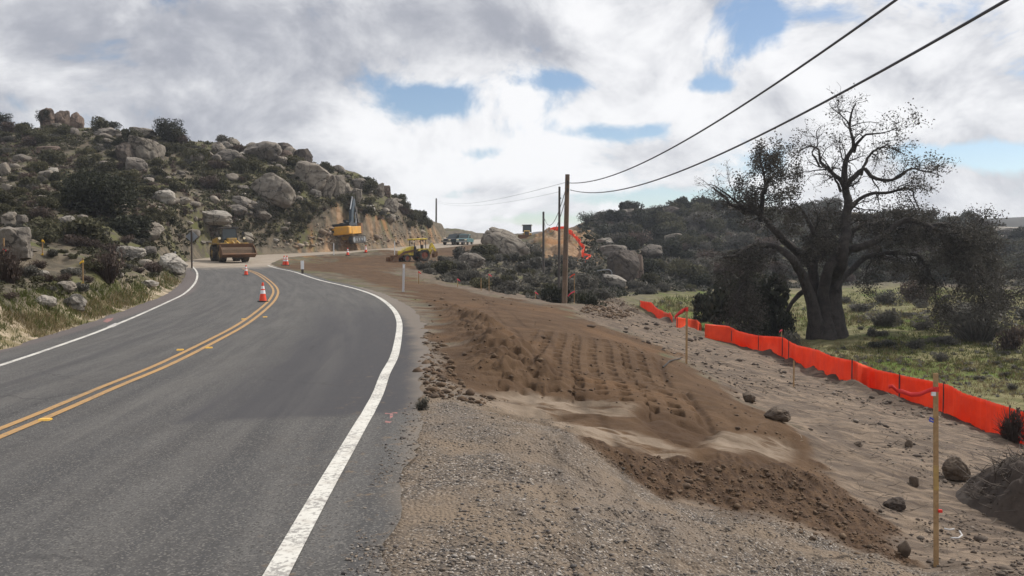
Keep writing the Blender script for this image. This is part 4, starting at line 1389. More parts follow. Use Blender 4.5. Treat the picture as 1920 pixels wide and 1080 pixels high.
def limb(s, r0, r1, y0, y1, seed):
    """photo-plane trace 'px,py;...' -> 3-D limb drifting from depth offset y0 to y1"""
    q = [tuple(float(v) for v in t.split(',')) for t in s.split(';')]
    n = len(q); g_ = np.random.default_rng(seed)
    pts = []
    for k, (px, py) in enumerate(q):
        f = k / (n - 1)
        dy = y0 + (y1 - y0) * f + (g_.normal() * .35 if 0 < k else 0)
        pts.append(P(px, py, OD + dy) - org)
    pts = catmull(pts, .28)
    m = len(pts)
    pts = pts + np.stack([vnoise(np.arange(m) * .45, np.full(m, 3.1 * k + seed), seed) for k in range(3)], 1) * .22 * np.linspace(.2, 1, m)[:, None]
    f = np.linspace(0, 1, m)
    return pts, (r0 + (r1 - r0) * f ** .8)


LIMBS = [
    limb('1538,634;1526,590;1519,560;1506,524;1486,486;1453,464;1416,460;1379,477;1352,482', .46, .06, 0, -2.5, 1),
    limb('1530,632;1528,560;1522,506;1494,470;1453,433;1425,404;1397,391;1369,382;1354,366;1338,352', .42, .045, .3, 2.0, 2),
    limb('1425,404;1431,370;1434,338;1428,298;1424,284', .16, .03, 1.2, .4, 3),
    limb('1434,352;1450,330;1468,316;1478,306', .09, .02, 1.0, 2.2, 4),
    limb('1397,391;1372,372;1358,360;1330,345', .10, .02, 1.5, 0, 5),
    limb('1567,634;1563,570;1565,530;1578,475;1586,419;1588,362;1583,340', .58, .20, 0, .5, 6),
    limb('1583,340;1584,312;1588,294;1601,276;1596,248;1596,222;1603,192', .20, .03, .5, 0, 7),
    limb('1601,276;1624,253;1652,247;1686,240', .11, .018, .3, -1.8, 8),
    limb('1596,236;1580,220;1566,206;1556,198', .06, .012, .3, 1, 9),
    limb('1583,342;1560,322;1538,303;1536,280;1522,274;1502,281', .15, .025, .5, 1.5, 10),
    limb('1538,303;1524,290;1534,268;1530,244;1540,236', .07, .015, 1, 2.5, 11),
    limb('1584,345;1602,332;1619,317;1633,331;1670,338;1707,317;1744,322;1764,330', .17, .02, .5, -1.5, 12),
    limb('1616,318;1633,288;1652,277;1672,275;1700,292', .10, .015, .3, 2, 13),
    limb('1590,392;1612,374;1633,364;1670,359;1700,352;1717,372;1722,398', .14, .02, .5, 2.5, 14),
    limb('1576,350;1566,338;1560,312;1566,298', .08, .012, .3, 1, 15),
    limb('1582,470;1615,462;1652,445;1698,412;1740,424;1786,452;1823,508;1846,575', .24, .035, .3, -2.8, 16),
    limb('1568,534;1596,506;1624,484;1670,474;1726,484;1750,526;1760,577', .22, .03, .2, 3.0, 17),
    limb('1740,424;1775,420;1805,436;1840,470;1868,520;1880,560', .14, .02, -1.2, 1.5, 18),
    limb('1526,500;1530,450;1512,410;1500,390;1480,380', .22, .03, .3, -2.0, 19),
    limb('1574,500;1556,450;1548,410;1552,385;1540,372', .20, .03, .3, 2.4, 20),
    limb('1453,464;1430,480;1400,520;1380,560;1362,590', .12, .02, -1.5, -3.0, 21),
    limb('1514,540;1492,560;1476,590;1470,620', .2, .05, .5, 1.4, 22),
    limb('1590,440;1630,420;1680,425;1730,440;1770,470', .18, .03, .4, 2.5, 23),
    limb('1552,634;1546,580;1545,540;1556,500;1572,474', .48, .25, -.3, 0, 24),
]
V, F = tubes_np([(p_ + np.array([0, 0, -.3]) * (np.arange(len(p_)) == 0)[:, None], r_ * (1 + .35 * np.exp(-np.arange(len(p_)) / 3.0) * (r_[0] > .4))) for p_, r_ in LIMBS], 10)
V = V + np.stack([vnoise(V[:, 0] * 3 + V[:, 2] * 2, V[:, 2] * 1.5 + V[:, 1] * 3, 50 + k) for k in range(3)], 1) * .06
link('trunk', np_mesh('trunk', V, F, True), bark, oak)
twigs = []; tips = []


def ramify(pts, rad, level, g_, dens, droop):
    """side branches along a limb"""
    L = np.linalg.norm(np.diff(pts, axis=0), axis=1).sum()
    n = int(L * dens[level] * g_.uniform(.8, 1.2)) + 1
    for _ in range(n):
        f = g_.uniform(.22 if level == 0 else .1, 1.0)
        i = min(int(f * (len(pts) - 1)), len(pts) - 2)
        base = pts[i]; r0 = min(rad[i] * .55, (.055, .024, .012)[level])
        t = pts[i + 1] - pts[i]; t /= np.linalg.norm(t) + 1e-9
        d = g_.normal(size=3); d -= t * (d @ t); d /= np.linalg.norm(d) + 1e-9
        d = d * .85 + t * .55 + np.array([0, 0, .25 - droop * .8]); d /= np.linalg.norm(d)
        ln = (1.9, .95, .42)[level] * g_.uniform(.55, 1.25)
        k = (6, 5, 3)[level]
        q = [base]; c = d.copy()
        for _s in range(k):
            c = c + g_.normal(size=3) * .33 + np.array([0, 0, -.10 * droop]); c /= np.linalg.norm(c)
            q.append(q[-1] + c * ln / k)
        q = np.array(q); r_ = np.linspace(r0, max(.0065, r0 * .25), k + 1)
        twigs.append((q, r_))
        if level < 2: ramify(q, r_, level + 1, g_, dens, droop)
        if level >= 1:
            tips.append(q[-1]); tips.append(q[len(q) // 2])


for k, (p_, r_) in enumerate(LIMBS):
    g_ = np.random.default_rng(100 + k)
    if k + 1 in (24, 22): continue
    st = max(int(len(p_) * (.5 if r_[0] > .4 else .12)), 0)
    low = k + 1 in (1, 16, 17, 18, 21, 23, 19, 20)
    low2 = k + 1 in (16, 18, 23)
    ramify(p_[st:], r_[st:], 0, g_, (3.4 if low2 else 2.2 if low else 1.6, 3.0 if low else 2.6, 3.4), .35 if low2 else .9 if low else .15)
V, F = tubes_np(twigs, 3)
crown_tw = link('branches', np_mesh('branches', V, F), bark, oak)
tips = np.array(tips)
g_ = np.random.default_rng(7)
# leaves: sparse on the high limbs, thick on the left head and the drooping lower crown
px_, py_ = pix(tips + org)
den = np.where(py_ < 395, .22, 2.3)
den = np.where((px_ < 1500) & (py_ < 400) & (px_ > 1375), 4.2, den)
den = np.where((py_ < 395) & (px_ > 1660), .9, den)
den = np.where((py_ > 430) & (px_ > 1640), 2.6, den)
rep = g_.poisson(den * 2.5)
cen_ = np.repeat(tips, rep, axis=0)
cen_ = cen_ + g_.normal(size=cen_.shape) * .17
V, F = quads(cen_, np.full(len(cen_), .076), g_)
link('crown', np_mesh('crown', V, F), LM['oak'], oak)
NLEAF = len(cen_)

# ------------------------------------------------------------------ far ridges
fh, nt, b = mat_new('far_hill')
p = nt.pos()
c = nt.mix(nt.smooth(nt.noise(p, .02, 5, .6), .4, .6), (.026, .029, .030), (.042, .043, .040))
nt.put(b.inputs['Base Color'], c); b.inputs['Roughness'].default_value = 1
for nm_, pts, d in (('far_ridge', '1560,430;1700,424;1780,420;1830,411;1880,406;1920,405;2000,400;2200,396;2500,400;2700,430', 440),
                    ('far_ridge', '700,452;800,446;880,441;930,437;970,434;1010,432;1060,436;1130,430;1300,440;1500,452', 520)):
    q = np.array([P(*[float(v) for v in t.split(',')], d) for t in pts.split(';')])
    xs = np.linspace(q[0, 0], q[-1, 0], 160); top = np.interp(xs, q[:, 0], q[:, 2]) + fbm(xs, xs * 0, 30, 4, 8) * 2
    ys = np.linspace(-1, 1, 30)
    XX, YY = np.meshgrid(xs, ys, indexing='ij')
    ZZ = -8 + (top[:, None] + 8) * np.cos(YY * math.pi / 2) ** .8 + fbm(XX, YY * 90, 40, 4, 9) * 3 * (1 - np.abs(YY)) * np.abs(YY) * 4
    o = link(nm_, np_mesh(nm_, np.stack([XX, d + YY * 90 , ZZ], -1).reshape(-1, 3), grid_faces(160, 30)[:, ::-1], True), fh)
    o['kind'] = 'structure'

# ------------------------------------------------------------------ utility poles and cables
def pole(px, base_d, top, wpx, mat, label, lean=0.0):
    g_ = on_ground(px, base_d)
    tp = P(px + lean, top, base_d)
    e = empty('utility_pole', g_, label=label, cat='utility pole', group=None)
    h = tp[2] - g_[2]; r = wpx * base_d / FPX / 2
    lx = tp[0] - g_[0]
    mb = MB(); n = 9
    mb.tube([(lx * k / n, 0, -.4 + (h + .4) * k / n) for k in range(n + 1)], [r * (1.12 - .26 * k / n) for k in range(n + 1)], 14)
    mb.build('shaft', mat, e, smooth=True)
    return e, np.array([g_[0] + lx, base_d, tp[2]]), r


p1, T1, r1_ = pole(1058, 44.5, 327, 9.6, M['oldwood'], 'nearest brown wooden utility pole at the edge of the dirt platform', 6)
m_ = MB()
for zz in (T1[2] - 16 * .0278 - p1.location.z, T1[2] - 30 * .0278 - p1.location.z):
    m_.cyl((.15, -.15, zz), (.15, -.30, zz), .06, n=10); m_.box((.15, -.17, zz), (.1, .06, .22))
m_.build('cable_clamp', M['dark'], p1)
p2, T2, r2_ = pole(1048, 66, 350, 4.6, M['greywood'], 'thin dark utility pole just left of the nearest pole', 1)
p3, T3, r3_ = pole(1019, 92, 397, 4.4, M['greywood'], 'short thin utility pole behind the shrubs left of the nearest pole', 0)
p4, T4, r4_ = pole(818, 172, 372, 3.2, M['greywood'], 'distant utility pole on the hill crest above the parked vehicles', 0)
for q, T in ((p2, T2), (p3, T3), (p4, T4)):
    z = T[2] - q.location.z - .4
    MB().cyl((-.02, -.12, z), (-.02, -.26, z), .06, n=8).cyl((.1, -.1, z - .5), (.1, -.24, z - .5), .06, n=8).build('cable_clamp', M['dark'], q)


def cable(pts, r, label, mat=None):
    tag(MB().tube(pts, r, 6).build('overhead_cable', mat or M['cable'], None, smooth=True), label, 'cable')


def near_cable(px0, py0, trace_px, label, r):
    """from the near pole over the viewer's right to the next pole out of frame: one vertical plane, parabolic sag"""
    a = np.array([P(px0, py0, 44.2)[0], 44.2])
    bpt = np.array([6.6, -14.0])
    dd, zz = [], []
    for t in trace_px.split(';'):
        px, py = [float(v) for v in t.split(',')]
        r_ = ray(px, py); kx = r_[0] / r_[1]
        f = (a[0] - kx * a[1]) / ((a[0] - bpt[0]) - kx * (a[1] - bpt[1]))
        y = a[1] + (bpt[1] - a[1]) * f
        dd.append(f); zz.append(CAM[2] + r_[2] / r_[1] * y)
    co = np.polyfit(dd, zz, 2)
    f = np.linspace(0, 1, 60)
    cable([(a[0] + (bpt[0] - a[0]) * q, a[1] + (bpt[1] - a[1]) * q, float(np.polyval(co, q))) for q in f], r, label)
    return co


near_cable(1067, 343, '1067,343;1130,334;1200,309;1280,268;1362,216;1450,156;1560,82;1685,2', 'upper thick black cable sagging from the nearest pole to top right', .020)
near_cable(1069, 357, '1069,357;1130,357;1200,348;1290,318;1400,268;1520,204;1650,134;1760,73;1880,2', 'lower thick black cable sagging from the nearest pole to top right', .019)


def sag(a, b_, s, n=24):
    return [tuple(np.asarray(a) + (np.asarray(b_) - np.asarray(a)) * f + np.array([0, 0, -4 * s * f * (1 - f)])) for f in np.linspace(0, 1, n)]


o_ = np.array([0, -.2, -.4])
cable(sag(T1 + o_, T3 + o_, 1.6), .02, 'upper cable dipping from the nearest pole to the short thin pole')
cable(sag(T1 + o_ * 2, T3 + o_ * 2, 1.9), .02, 'lower cable dipping from the nearest pole to the short thin pole')
cable(sag(T1 + o_, T4 + o_, .9), .010, 'faint upper cable running left to the distant pole', M['alum'])
cable(sag(T2 + o_, T4 + o_ * 2, .9), .010, 'faint lower cable running left to the distant pole', M['alum'])

# ------------------------------------------------------------------ orange silt fence
om, nt, b = mat_new('orange_fence_fabric')
p = nt.obj()
uvz = nt.xyz(p)
n = nt.noise(p, 1.5, 4, .6)
c = nt.mix(nt.smooth(n, .35, .65), (.90, .115, .028), (.80, .085, .022))
fold = nt.noise(nt.vmul(p, (3.0, 3.0, .4)), 1.0, 3)
nt.put(b.inputs['Base Color'], c); b.inputs['Roughness'].default_value = .6
bump(nt, b, fold, .5, .08)
tr = nt.n('ShaderNodeBsdfTranslucent'); nt.put(tr.inputs[0], c)
ms = nt.n('ShaderNodeMixShader'); ms.inputs[0].default_value = .45
nt.put(ms.inputs[1], b.outputs[0]); nt.put(ms.inputs[2], tr.outputs[0])
nt.put([q for q in nt.t.nodes if q.type == 'OUTPUT_MATERIAL'][0].inputs[0], ms.outputs[0])


def fence(base, top, posts, label, seed, post_mat):
    """photo traces of the foot and the upper hem -> hanging fabric with stakes"""
    bs = np.array(base); tp = np.array(top)
    pxs = np.arange(bs[0, 0], bs[-1, 0] + 1, 3.0)
    by = np.interp(pxs, bs[:, 0], bs[:, 1]); ty = np.interp(pxs, tp[:, 0], tp[:, 1])
    foot = np.array([hit(a, b_) for a, b_ in zip(pxs, by)])
    # keep the line smooth in plan
    ds = foot[:, 1].copy()
    for _ in range(60):
        ds[1:-1] = (ds[:-2] + ds[1:-1] * 2 + ds[2:]) / 4
    xx = (pxs - 960) / FPX * ds
    zg = H(xx, ds) - .06
    zt = np.array([P(a, t, d)[2] for a, t, d in zip(pxs, ty, ds)])
    hgt = np.maximum(zt - zg, .35)
    e = empty('silt_fence', (xx[0], ds[0], zg[0]), label=label, cat='fence')
    rows = np.linspace(0, 1, 9)
    wob_ = fbm(xx * 1.0, ds * 1.0, .9, 3, seed) * .18 + fbm(xx + ds * .6, ds * 0, .32, 2, seed + 1) * .09
    V = np.stack([np.stack([xx + wob_ * math.sin(math.pi * f * .9) + .02 * np.sin(pxs * .7), ds + wob_ * .5 * math.sin(math.pi * f), zg + hgt * f], -1) for f in rows], 1).reshape(-1, 3) - np.array(e.location)
    o = link('fabric', np_mesh('fabric', V, grid_faces(len(pxs), len(rows)), True), om, e)
    sl = o.modifiers.new('thickness', 'SOLIDIFY'); sl.thickness = .006
    for q in posts:
        k = int(np.argmin(np.abs(pxs - q)))
        MB().box((xx[k] - e.location.x, ds[k] + .03 - e.location.y, zg[k] + (hgt[k] + .08) / 2 - e.location.z - .1), (.03, .03, hgt[k] + .24)).build('fence_post', post_mat, e)
    return e


fence([(1322, 633), (1360, 642), (1400, 650), (1460, 666), (1500, 681), (1560, 703), (1600, 714), (1640, 728), (1700, 749), (1760, 769), (1800, 786), (1850, 806), (1920, 834), (2050, 880), (2250, 945), (2450, 1005)],
      [(1322, 607), (1365, 611), (1385, 620), (1420, 629), (1468, 632), (1482, 640), (1500, 648), (1535, 656), (1560, 668), (1605, 677), (1650, 694), (1700, 705), (1740, 713), (1780, 721), (1815, 738), (1850, 749), (1920, 771), (2050, 810), (2250, 862), (2450, 910)],
      [1324, 1372, 1425, 1468, 1482, 1532, 1602, 1690, 1776, 1900, 2030, 2160, 2300, 2448], 'long bright orange plastic silt fence running along the meadow edge', 3, M['dark'])
fence([(1268, 614), (1290, 619), (1316, 620)], [(1268, 594), (1280, 596), (1308, 600), (1316, 608)], [1270, 1314], 'short orange fence piece behind the pink-flagged stake', 4, M['dark'])
fence([(1200, 574), (1222, 581), (1232, 590), (1250, 603), (1264, 606)], [(1200, 564), (1222, 567), (1232, 578), (1250, 586), (1264, 594)], [1200, 1226], 'sagging far end of the orange fence near the soil mound', 5, M['dark'])


def ribbon_fence(pts, label, seed):
    q = np.array([(*(P(px, py, d)),) for px, py, d in pts])
    q = catmull(q, .4)
    gz = H(q[:, 0], q[:, 1])
    e = empty('silt_fence', (q[0, 0], q[0, 1], gz[0]), label=label, cat='fence')
    zb = q[:, 2] - .38
    rows = np.linspace(0, 1, 5)
    w_ = fbm(q[:, 0] * 1.0, q[:, 1], 1.2, 3, seed) * .4
    V = np.stack([np.stack([q[:, 0] + w_ * f, q[:, 1] + w_ * (1 - f), zb + (.62 + w_ * .3) * f], -1) for f in rows], 1).reshape(-1, 3) - np.array(e.location)
    o = link('fabric', np_mesh('fabric', V, grid_faces(len(q), 5), True), om, e)
    sl = o.modifiers.new('thickness', 'SOLIDIFY'); sl.thickness = .01
    for k in range(0, len(q), 8):
        MB().box((q[k, 0] - e.location.x, q[k, 1] - e.location.y, (min(gz[k], zb[k]) + zb[k] + .7) / 2 - e.location.z), (.05, .05, zb[k] + .8 - min(gz[k], zb[k]))).build('fence_post', M['dark'], e)


ribbon_fence([(1030, 431, 133), (1040, 428, 132), (1062, 427, 131)], 'far orange fence along the top of the spoil mound', 6)
ribbon_fence([(1062, 430, 130), (1076, 440, 126), (1086, 453, 120), (1095, 466, 116), (1091, 476, 112), (1106, 482, 108), (1098, 490, 105), (1101, 502, 102), (1099, 508, 101)], 'far orange fence winding down the right side of the mound', 7)

# ------------------------------------------------------------------ survey stakes
def ribbon_mesh(name, pts, w, mat, parent):
    q = np.array(pts, float); n = len(q)
    up = np.array([0, 0, w])
    V = np.concatenate([q, q - up + np.stack([np.zeros(n), .4 * w * np.sin(np.arange(n) * 1.7), np.zeros(n)], 1)])
    F = np.array([[i, i + 1, n + i + 1, n + i] for i in range(n - 1)])
    o = link(name, np_mesh(name, V, F, True), mat, parent)
    sl = o.modifiers.new('thickness', 'SOLIDIFY'); sl.thickness = .003
    return o


def stake(px, top, base, label, rib=None, d=None, w=.042, mat=None, lean=0.0, ribw=.09, cross=None):
    g_ = hit(px, base) if d is None else on_ground(px, d)
    t_ = P(px, top, g_[1])
    h = max(t_[2] - g_[2], .25)
    e = empty('survey_stake', g_, (0, lean, rng.uniform(-.3, .3)), label, 'stake')
    k = max(w, 1.5 * g_[1] / FPX)
    MB().box((0, 0, h / 2 - .1), (k, max(.012, k * .35), h + .2)).build('lath', mat or M['wood'], e)
    if rib:
        for j, (mt, f, ln, sg) in enumerate(rib):
            z = h * f
            rw = max(ribw, 2.4 * g_[1] / FPX)
            MB().box((0, 0, z - rw * .4), (k * 1.3, max(.02, k * .6), rw * .8)).build('ribbon', M[mt], e)
            if ln > 0:
                ln = max(ln, 5 * g_[1] / FPX)
                ribbon_mesh('ribbon_tail', [(sg * ln * q, .01 + .02 * math.sin(5 * q), z - ln * (.25 * q + .45 * q * q)) for q in np.linspace(0, 1, 7)], rw * .8, M[mt], e)
    return e


ns = stake(1766, 700, 1056, 'tall near survey lath with red streamer and blue tie by the rock', None, d=6.75, w=.037, lean=-.02)
hz = 1.46
ribbon_mesh('ribbon_tail', [(-.005, -.012, hz - .01), (-.05, -.02, hz - .02), (-.12, 0, hz - .055), (-.18, .02, hz - .06), (-.25, .0, hz - .035), (-.29, .0, hz - .03)], .035, M['redrib'], ns)
ribbon_mesh('ribbon_tail', [(-.29, .0, hz - .03), (-.32, .02, hz + .0), (-.345, .03, hz - .005)], .03, M['redrib'], ns)
MB().box((0, 0, hz - .03), (.044, .022, .04)).build('ribbon', M['redrib'], ns)
MB().box((-.02, -.012, hz - .065), (.03, .03, .03)).build('tie', M['white'], ns)
MB().tube([(-.022, -.012, 1.19), (-.045, -.02, 1.205), (-.05, -.02, 1.18), (-.022, -.014, 1.17)], .008, 6).build('tie', M['blue'], ns)
MB().box((.028, -.012, .455), (.03, .02, .022)).build('tie', M['red'], ns)
MB().box((0, -.0078, .72), (.0376, .003, .20)).build('painted_band', M['fadedyel'], ns)
stake(1287, 575, 682, 'survey lath with drooping pink flag in front of the orange fence', [('redrib', .99, .32, -1)], w=.05, ribw=.13)
stake(1488, 676, 726, 'short plain survey lath on the sand below the orange fence', None)
stake(1467, 617, 665, 'survey lath with small pink bow at the orange fence', [('pink', .98, .12, -1)], d=39.5)
stake(1004, 546, 568, 'short lath with red ribbon left of the nearest utility pole', [('pink', .9, .1, 1)], d=54)
stake(917, 513, 546, 'pink-topped lath at the edge of the scrub', [('pink', .97, .1, 1)])
stake(902, 522, 545, 'plain thin lath left of the pink-topped one', None)
stake(1077, 512, 580, 'lath with orange top ribbon and purple tie right of the nearest pole', [('orange', .98, .25, -1), ('pink', .5, .35, -1)], d=46)
stake(858, 522, 538, 'small lath with dark pink ribbon in the scrub', [('pink', .95, .05, 1)])
stake(785, 508, 532, 'short lath with red ribbon behind the white post', [('redrib', .95, .1, 1)])
stake(626, 456, 478, 'white lath at the far road edge below the excavator', None, mat=M['white'])
stake(8, 446, 492, 'red-banded lath in front of the fractured boulder at left edge', [('redrib', .55, .06, 1)], w=.05)
stake(80, 448, 480, 'lath with yellow tape on the bank, second from the left', [('yelrib', .95, .1, 1), ('yelrib', .15, .1, -1)])
stake(156, 484, 536, 'lath with two yellow tapes on the bank above the bend', [('yelrib', .92, .1, -1), ('yelrib', .12, .14, -1)])
stake(104, 416, 436, 'lath with yellow tape high on the bank under the oak', [('yelrib', .8, .1, 1)])
stake(150, 424, 442, 'short yellow-taped lath under the dark oak', [('yelrib', .6, .05, 1)])
stake(740, 452, 478, 'thin white lath beside the backhoe bucket', None, mat=M['white'])

# ------------------------------------------------------------------ delineator posts, sign
e = empty('marker_post', hit(756, 547), (0, .03, .1), 'white flat marker post at the road edge of the dirt platform', 'marker post')
h = P(757, 495, e.location.y)[2] - e.location.z
MB().prism([(-.055, -.01), (.055, -.01), (.045, .02), (-.045, .02)], -.3, h, 'z').build('blade', M['plastic'], e, .006)
MB().box((0, -.02, h - .12), (.08, .012, .14)).build('reflector', M['white'], e)
e = empty('marker_post', hit(567, 515), (0, 0, 0), 'white square marker on a dark stub beyond the second cone', 'marker post')
k = e.location.y / FPX
MB().box((0, 0, 18 * k), (6 * k, .03, 16 * k)).build('panel', M['white'], e, .01)
MB().box((0, .03, 6 * k), (4.2 * k, .04, 14 * k)).build('stub', M['post'], e)
e = empty('marker_post', hit(329, 497), (0, 0, 0), 'thin pale marker post beside the light slab at the bend', 'marker post')
k = e.location.y / FPX
MB().prism([(-1.3 * k, -.01), (1.3 * k, -.01), (1.0 * k, .02), (-1.0 * k, .02)], -.2, 26 * k, 'z').build('blade', M['plastic'], e)
sp = on_ground(360, 66)
e = empty('road_sign', sp, (0, 0, .12), 'diamond road sign seen from behind on a dark post at the bend', 'sign')
k = 66 / FPX; hs_ = P(360, 432, 66)[2] - sp[2]
MB().box((0, 0, hs_ / 2 - .2), (.11, .09, hs_ + .4)).build('post', M['post'], e)
c_ = hs_ - .48
MB().prism([(-.47, c_), (0, c_ - .47), (.47, c_), (0, c_ + .47)], .06, .085, 'y').build('panel', M['alum'], e, .01)

# ------------------------------------------------------------------ traffic cones
def cone_mesh(parent):
    MB().box((0, 0, .02), (.36, .36, .04)).build('base', M['blackrub'], parent, .012)
    MB().lathe([(.135, .04), (.13, .07), (.095, .30)], (0, 0, 0), n=24).build('lower_cone', M['orange'], parent, smooth=True)
    MB().lathe([(.0965, .30), (.0755, .43)], (0, 0, 0), n=24).build('reflective_band', M['white'], parent, smooth=True)
    MB().lathe([(.075, .43), (.066, .48)], (0, 0, 0), n=24).build('upper_cone', M['orange'], parent, smooth=True)
    MB().lathe([(.067, .48), (.050, .585)], (0, 0, 0), n=24).build('reflective_band', M['white'], parent, smooth=True)
    MB().lathe([(.049, .585), (.033, .70), (.030, .715)], (0, 0, 0), n=24).build('tip', M['orange'], parent, smooth=True)


cone0 = None


def cone(px, base, label, sc=1.0, group=None, d=None):
    global cone0
    p = hit(px, base) if d is None else on_ground(px, d)
    if cone0 is None:
        cone0 = e = empty('traffic_cone', p); cone_mesh(e)
    else:
        e = cone0.copy(); C.objects.link(e)
        for ch in list(cone0.children):
            c = ch.copy(); C.objects.link(c); c.parent = e
    e.location = [float(v) for v in p]; e.rotation_euler = (0, 0, rng.uniform(0, 1.5)); e.scale = (sc,) * 3
    tag(e, label, 'traffic cone', group)
    return e


i_, o_f = road_near([hit(493, 566)[0]], [hit(493, 566)[1]])


def on_road(px, py):
    """point of the road surface seen at a photo pixel"""
    r = ray(px, py); best = None
    for d in np.linspace(4, 120, 3000):
        q = CAM + r * (d / r[1])
        i, o = road_near([q[0]], [q[1]])
        if abs(o[0]) < 6 and q[2] < road_xyz(i, o)[0, 2]:
            return q
    return hit(px, py)


for px, py, lb, sc in ((493, 566, 'nearest orange traffic cone with two white bands on the yellow line', 1.0), (461.5, 516, 'second orange traffic cone farther along the yellow line', .95)):
    e = cone(px, py, lb, sc); q = on_road(px, py); e.location = [float(v) for v in q]; e.location.z += .004
cone(533, 497.5, 'far orange cone, left of the pair at the dirt edge', 1.15, 'pair of far cones at the dirt edge')
cone(538, 497.5, 'far orange cone, right of the pair at the dirt edge', 1.15, 'pair of far cones at the dirt edge')
cone(652, 479, 'tiny far cone on the road edge below the excavator', 1.2)
cone(686, 474, 'tiny far cone on the road edge between excavator and backhoe', 1.2)

# raised markers along the double yellow line
rm = simple('yellow_marker', (.72, .42, .05), .4, (.4, .25, .08), .4, 6)
mk0 = MB().prism([(-.05, 0), (.05, 0), (.03, .022), (-.03, .022)], -.055, .055).build('road_marker', rm)
for k, (px, py, lb) in enumerate(((85, 789, 'raised yellow reflector on asphalt nearest the camera'), (338, 657, 'raised yellow reflector on the left side of the yellow lines'), (392, 653, 'raised yellow reflector on the right side of the yellow lines'),
                                  (457, 599, 'small raised yellow reflector left of the lines, farther up'), (497, 595, 'small raised yellow reflector right of the lines, farther up'))):
    q = on_road(px, py); i, o = road_near([q[0]], [q[1]])
    m2 = mk0 if k == 0 else mk0.copy()
    if k: C.objects.link(m2)
    m2.location = (q[0], q[1], q[2] + .002)
    m2.rotation_euler = (0, 0, math.atan2(-tan_[i[0], 0], tan_[i[0], 1]))
    m2.scale = (1.0, 1.0, 1.0)
    tag(m2, lb, 'road marker')

# sprayed survey mark "I" on the shoulder, and faint marks on the far shoulder
pkm = simple('pink_spray_paint', (.30, .13, .12), .9, (.12, .10, .10), .8, 14)
wpm = simple('white_spray_paint', (.42, .40, .40), .9, (.2, .19, .19), .6, 6)


def ground_patch(name, quads_px, mat, label):
    mb = MB()
    for qd in quads_px:
        vs_ = [on_road(*q) for q in qd]
        mb._add([(v[0], v[1], v[2] + .005) for v in vs_], [tuple(range(len(vs_)))])
    o = mb.build(name, mat)
    tag(o, label, 'road marking')


ground_patch('survey_mark', [[(722, 774), (745, 774), (745, 777), (722, 777)], [(731, 777), (737, 777), (738, 790), (731, 790)], [(722, 790), (745, 791), (745, 794), (722, 793)]], pkm, 'pinkish letter I sprayed on asphalt right of the white line')
ground_patch('survey_mark', [[(200, 613), (216, 606), (226, 607), (212, 614)]], wpm, 'white painted dash on asphalt outside the left white line')
ground_patch('survey_mark', [[(193, 603), (200, 598), (213, 596), (209, 601), (201, 605)]], pkm, 'faint pink spray mark on the left asphalt shoulder')

# ------------------------------------------------------------------ vehicles (front faces -Y before turning)
def wheel(parent, c, r, w, rim='yellow', name='wheel', lugs=18):
    mb = MB()
    mb.lathe([(r * .58, -w * .42), (r * .80, -w * .5), (r * .96, -w * .44), (r, -w * .25), (r, w * .25), (r * .96, w * .44), (r * .80, w * .5), (r * .58, w * .42)], c, 'x', 28, closed=True)
    for k in range(lugs):
        t = 2 * math.pi * k / lugs
        mb.box((c[0], c[1] + math.cos(t) * r, c[2] + math.sin(t) * r), (w * .86, r * .10, r * .07), Matrix.Rotation(t, 3, 'X') @ Matrix.Rotation(R(90), 3, 'X'))
    o = mb.build(name, M['rubber'], parent)
    mb = MB()
    mb.lathe([(r * .60, -w * .30), (r * .60, w * .30)], c, 'x', 24)
    mb.lathe([(r * .22, -w * .46), (r * .22, w * .46)], c, 'x', 12)
    mb.build('rim', M[rim], o)
    return o


def machine(name, p, heading, label, cat, pitch=0.0, roll=0.0):
    """heading: plan direction the front points to"""
    rz_ = math.atan2(heading[0], -heading[1])
    e = empty(name, p, (pitch, roll, rz_), label, cat)
    return e


# wheel loader rounding the bend
q = on_ground(431, 80); q[2] = float(road_xyz(*[v for v in road_near([q[0]], [q[1]])])[0, 2]) + .0
e = machine('wheel_loader', q, (.52, -.85), 'dirty yellow wheel loader carrying a rusty bucket along the road', 'wheel loader', roll=R(-1))
for sx in (-1, 1):
    for sy in (-1.55, 1.6):
        wheel(e, (sx * 1.02, sy, .80), .80, .60)
mb = MB()
mb.prism([(.7, 1.05), (3.3, 1.05), (3.45, 1.5), (3.3, 2.15), (1.2, 2.3), (.7, 2.2)], -.85, .85)
mb.box((0, .2, 1.05), (1.0, 1.6, .6)); mb.box((0, -1.5, 1.15), (1.1, 1.9, .7)); mb.box((0, -1.0, 1.75), (.75, .8, .9))
for sx in (-1, 1): mb.box((sx * 1.02, 1.6, 1.72), (.62, 1.7, .10)); mb.box((sx * 1.0, -1.45, 1.70), (.60, 1.3, .08))
mb.build('body', M['yellow'], e, .04)
cb = MB().box((0, .45, 2.35), (1.42, 1.45, 1.5), taper=.9)
cb = cb.build('cab', M['glass'], e, .03)
fr_ = MB()
for sx in (-1, 1):
    for sy in (-.27, 1.17): fr_.tube([(sx * .71, sy, 1.6), (sx * .65, sy * .93 + .04, 3.08)], .055, 6)
fr_.box((0, .45, 3.16), (1.62, 1.75, .16)); fr_.box((0, .45, 1.62), (1.5, 1.55, .12)); fr_.box((0, -.28, 2.0), (1.4, .05, .12))
fr_.build('cab_frame', M['dark'], cb, .02)
ar = MB()
for sx in (-1, 1):
    ar.prism([(-.7, 2.0), (-.5, 1.75), (-1.7, 1.45), (-2.6, .75), (-2.75, .95), (-1.8, 1.75)], sx * .52 - .07, sx * .52 + .07)
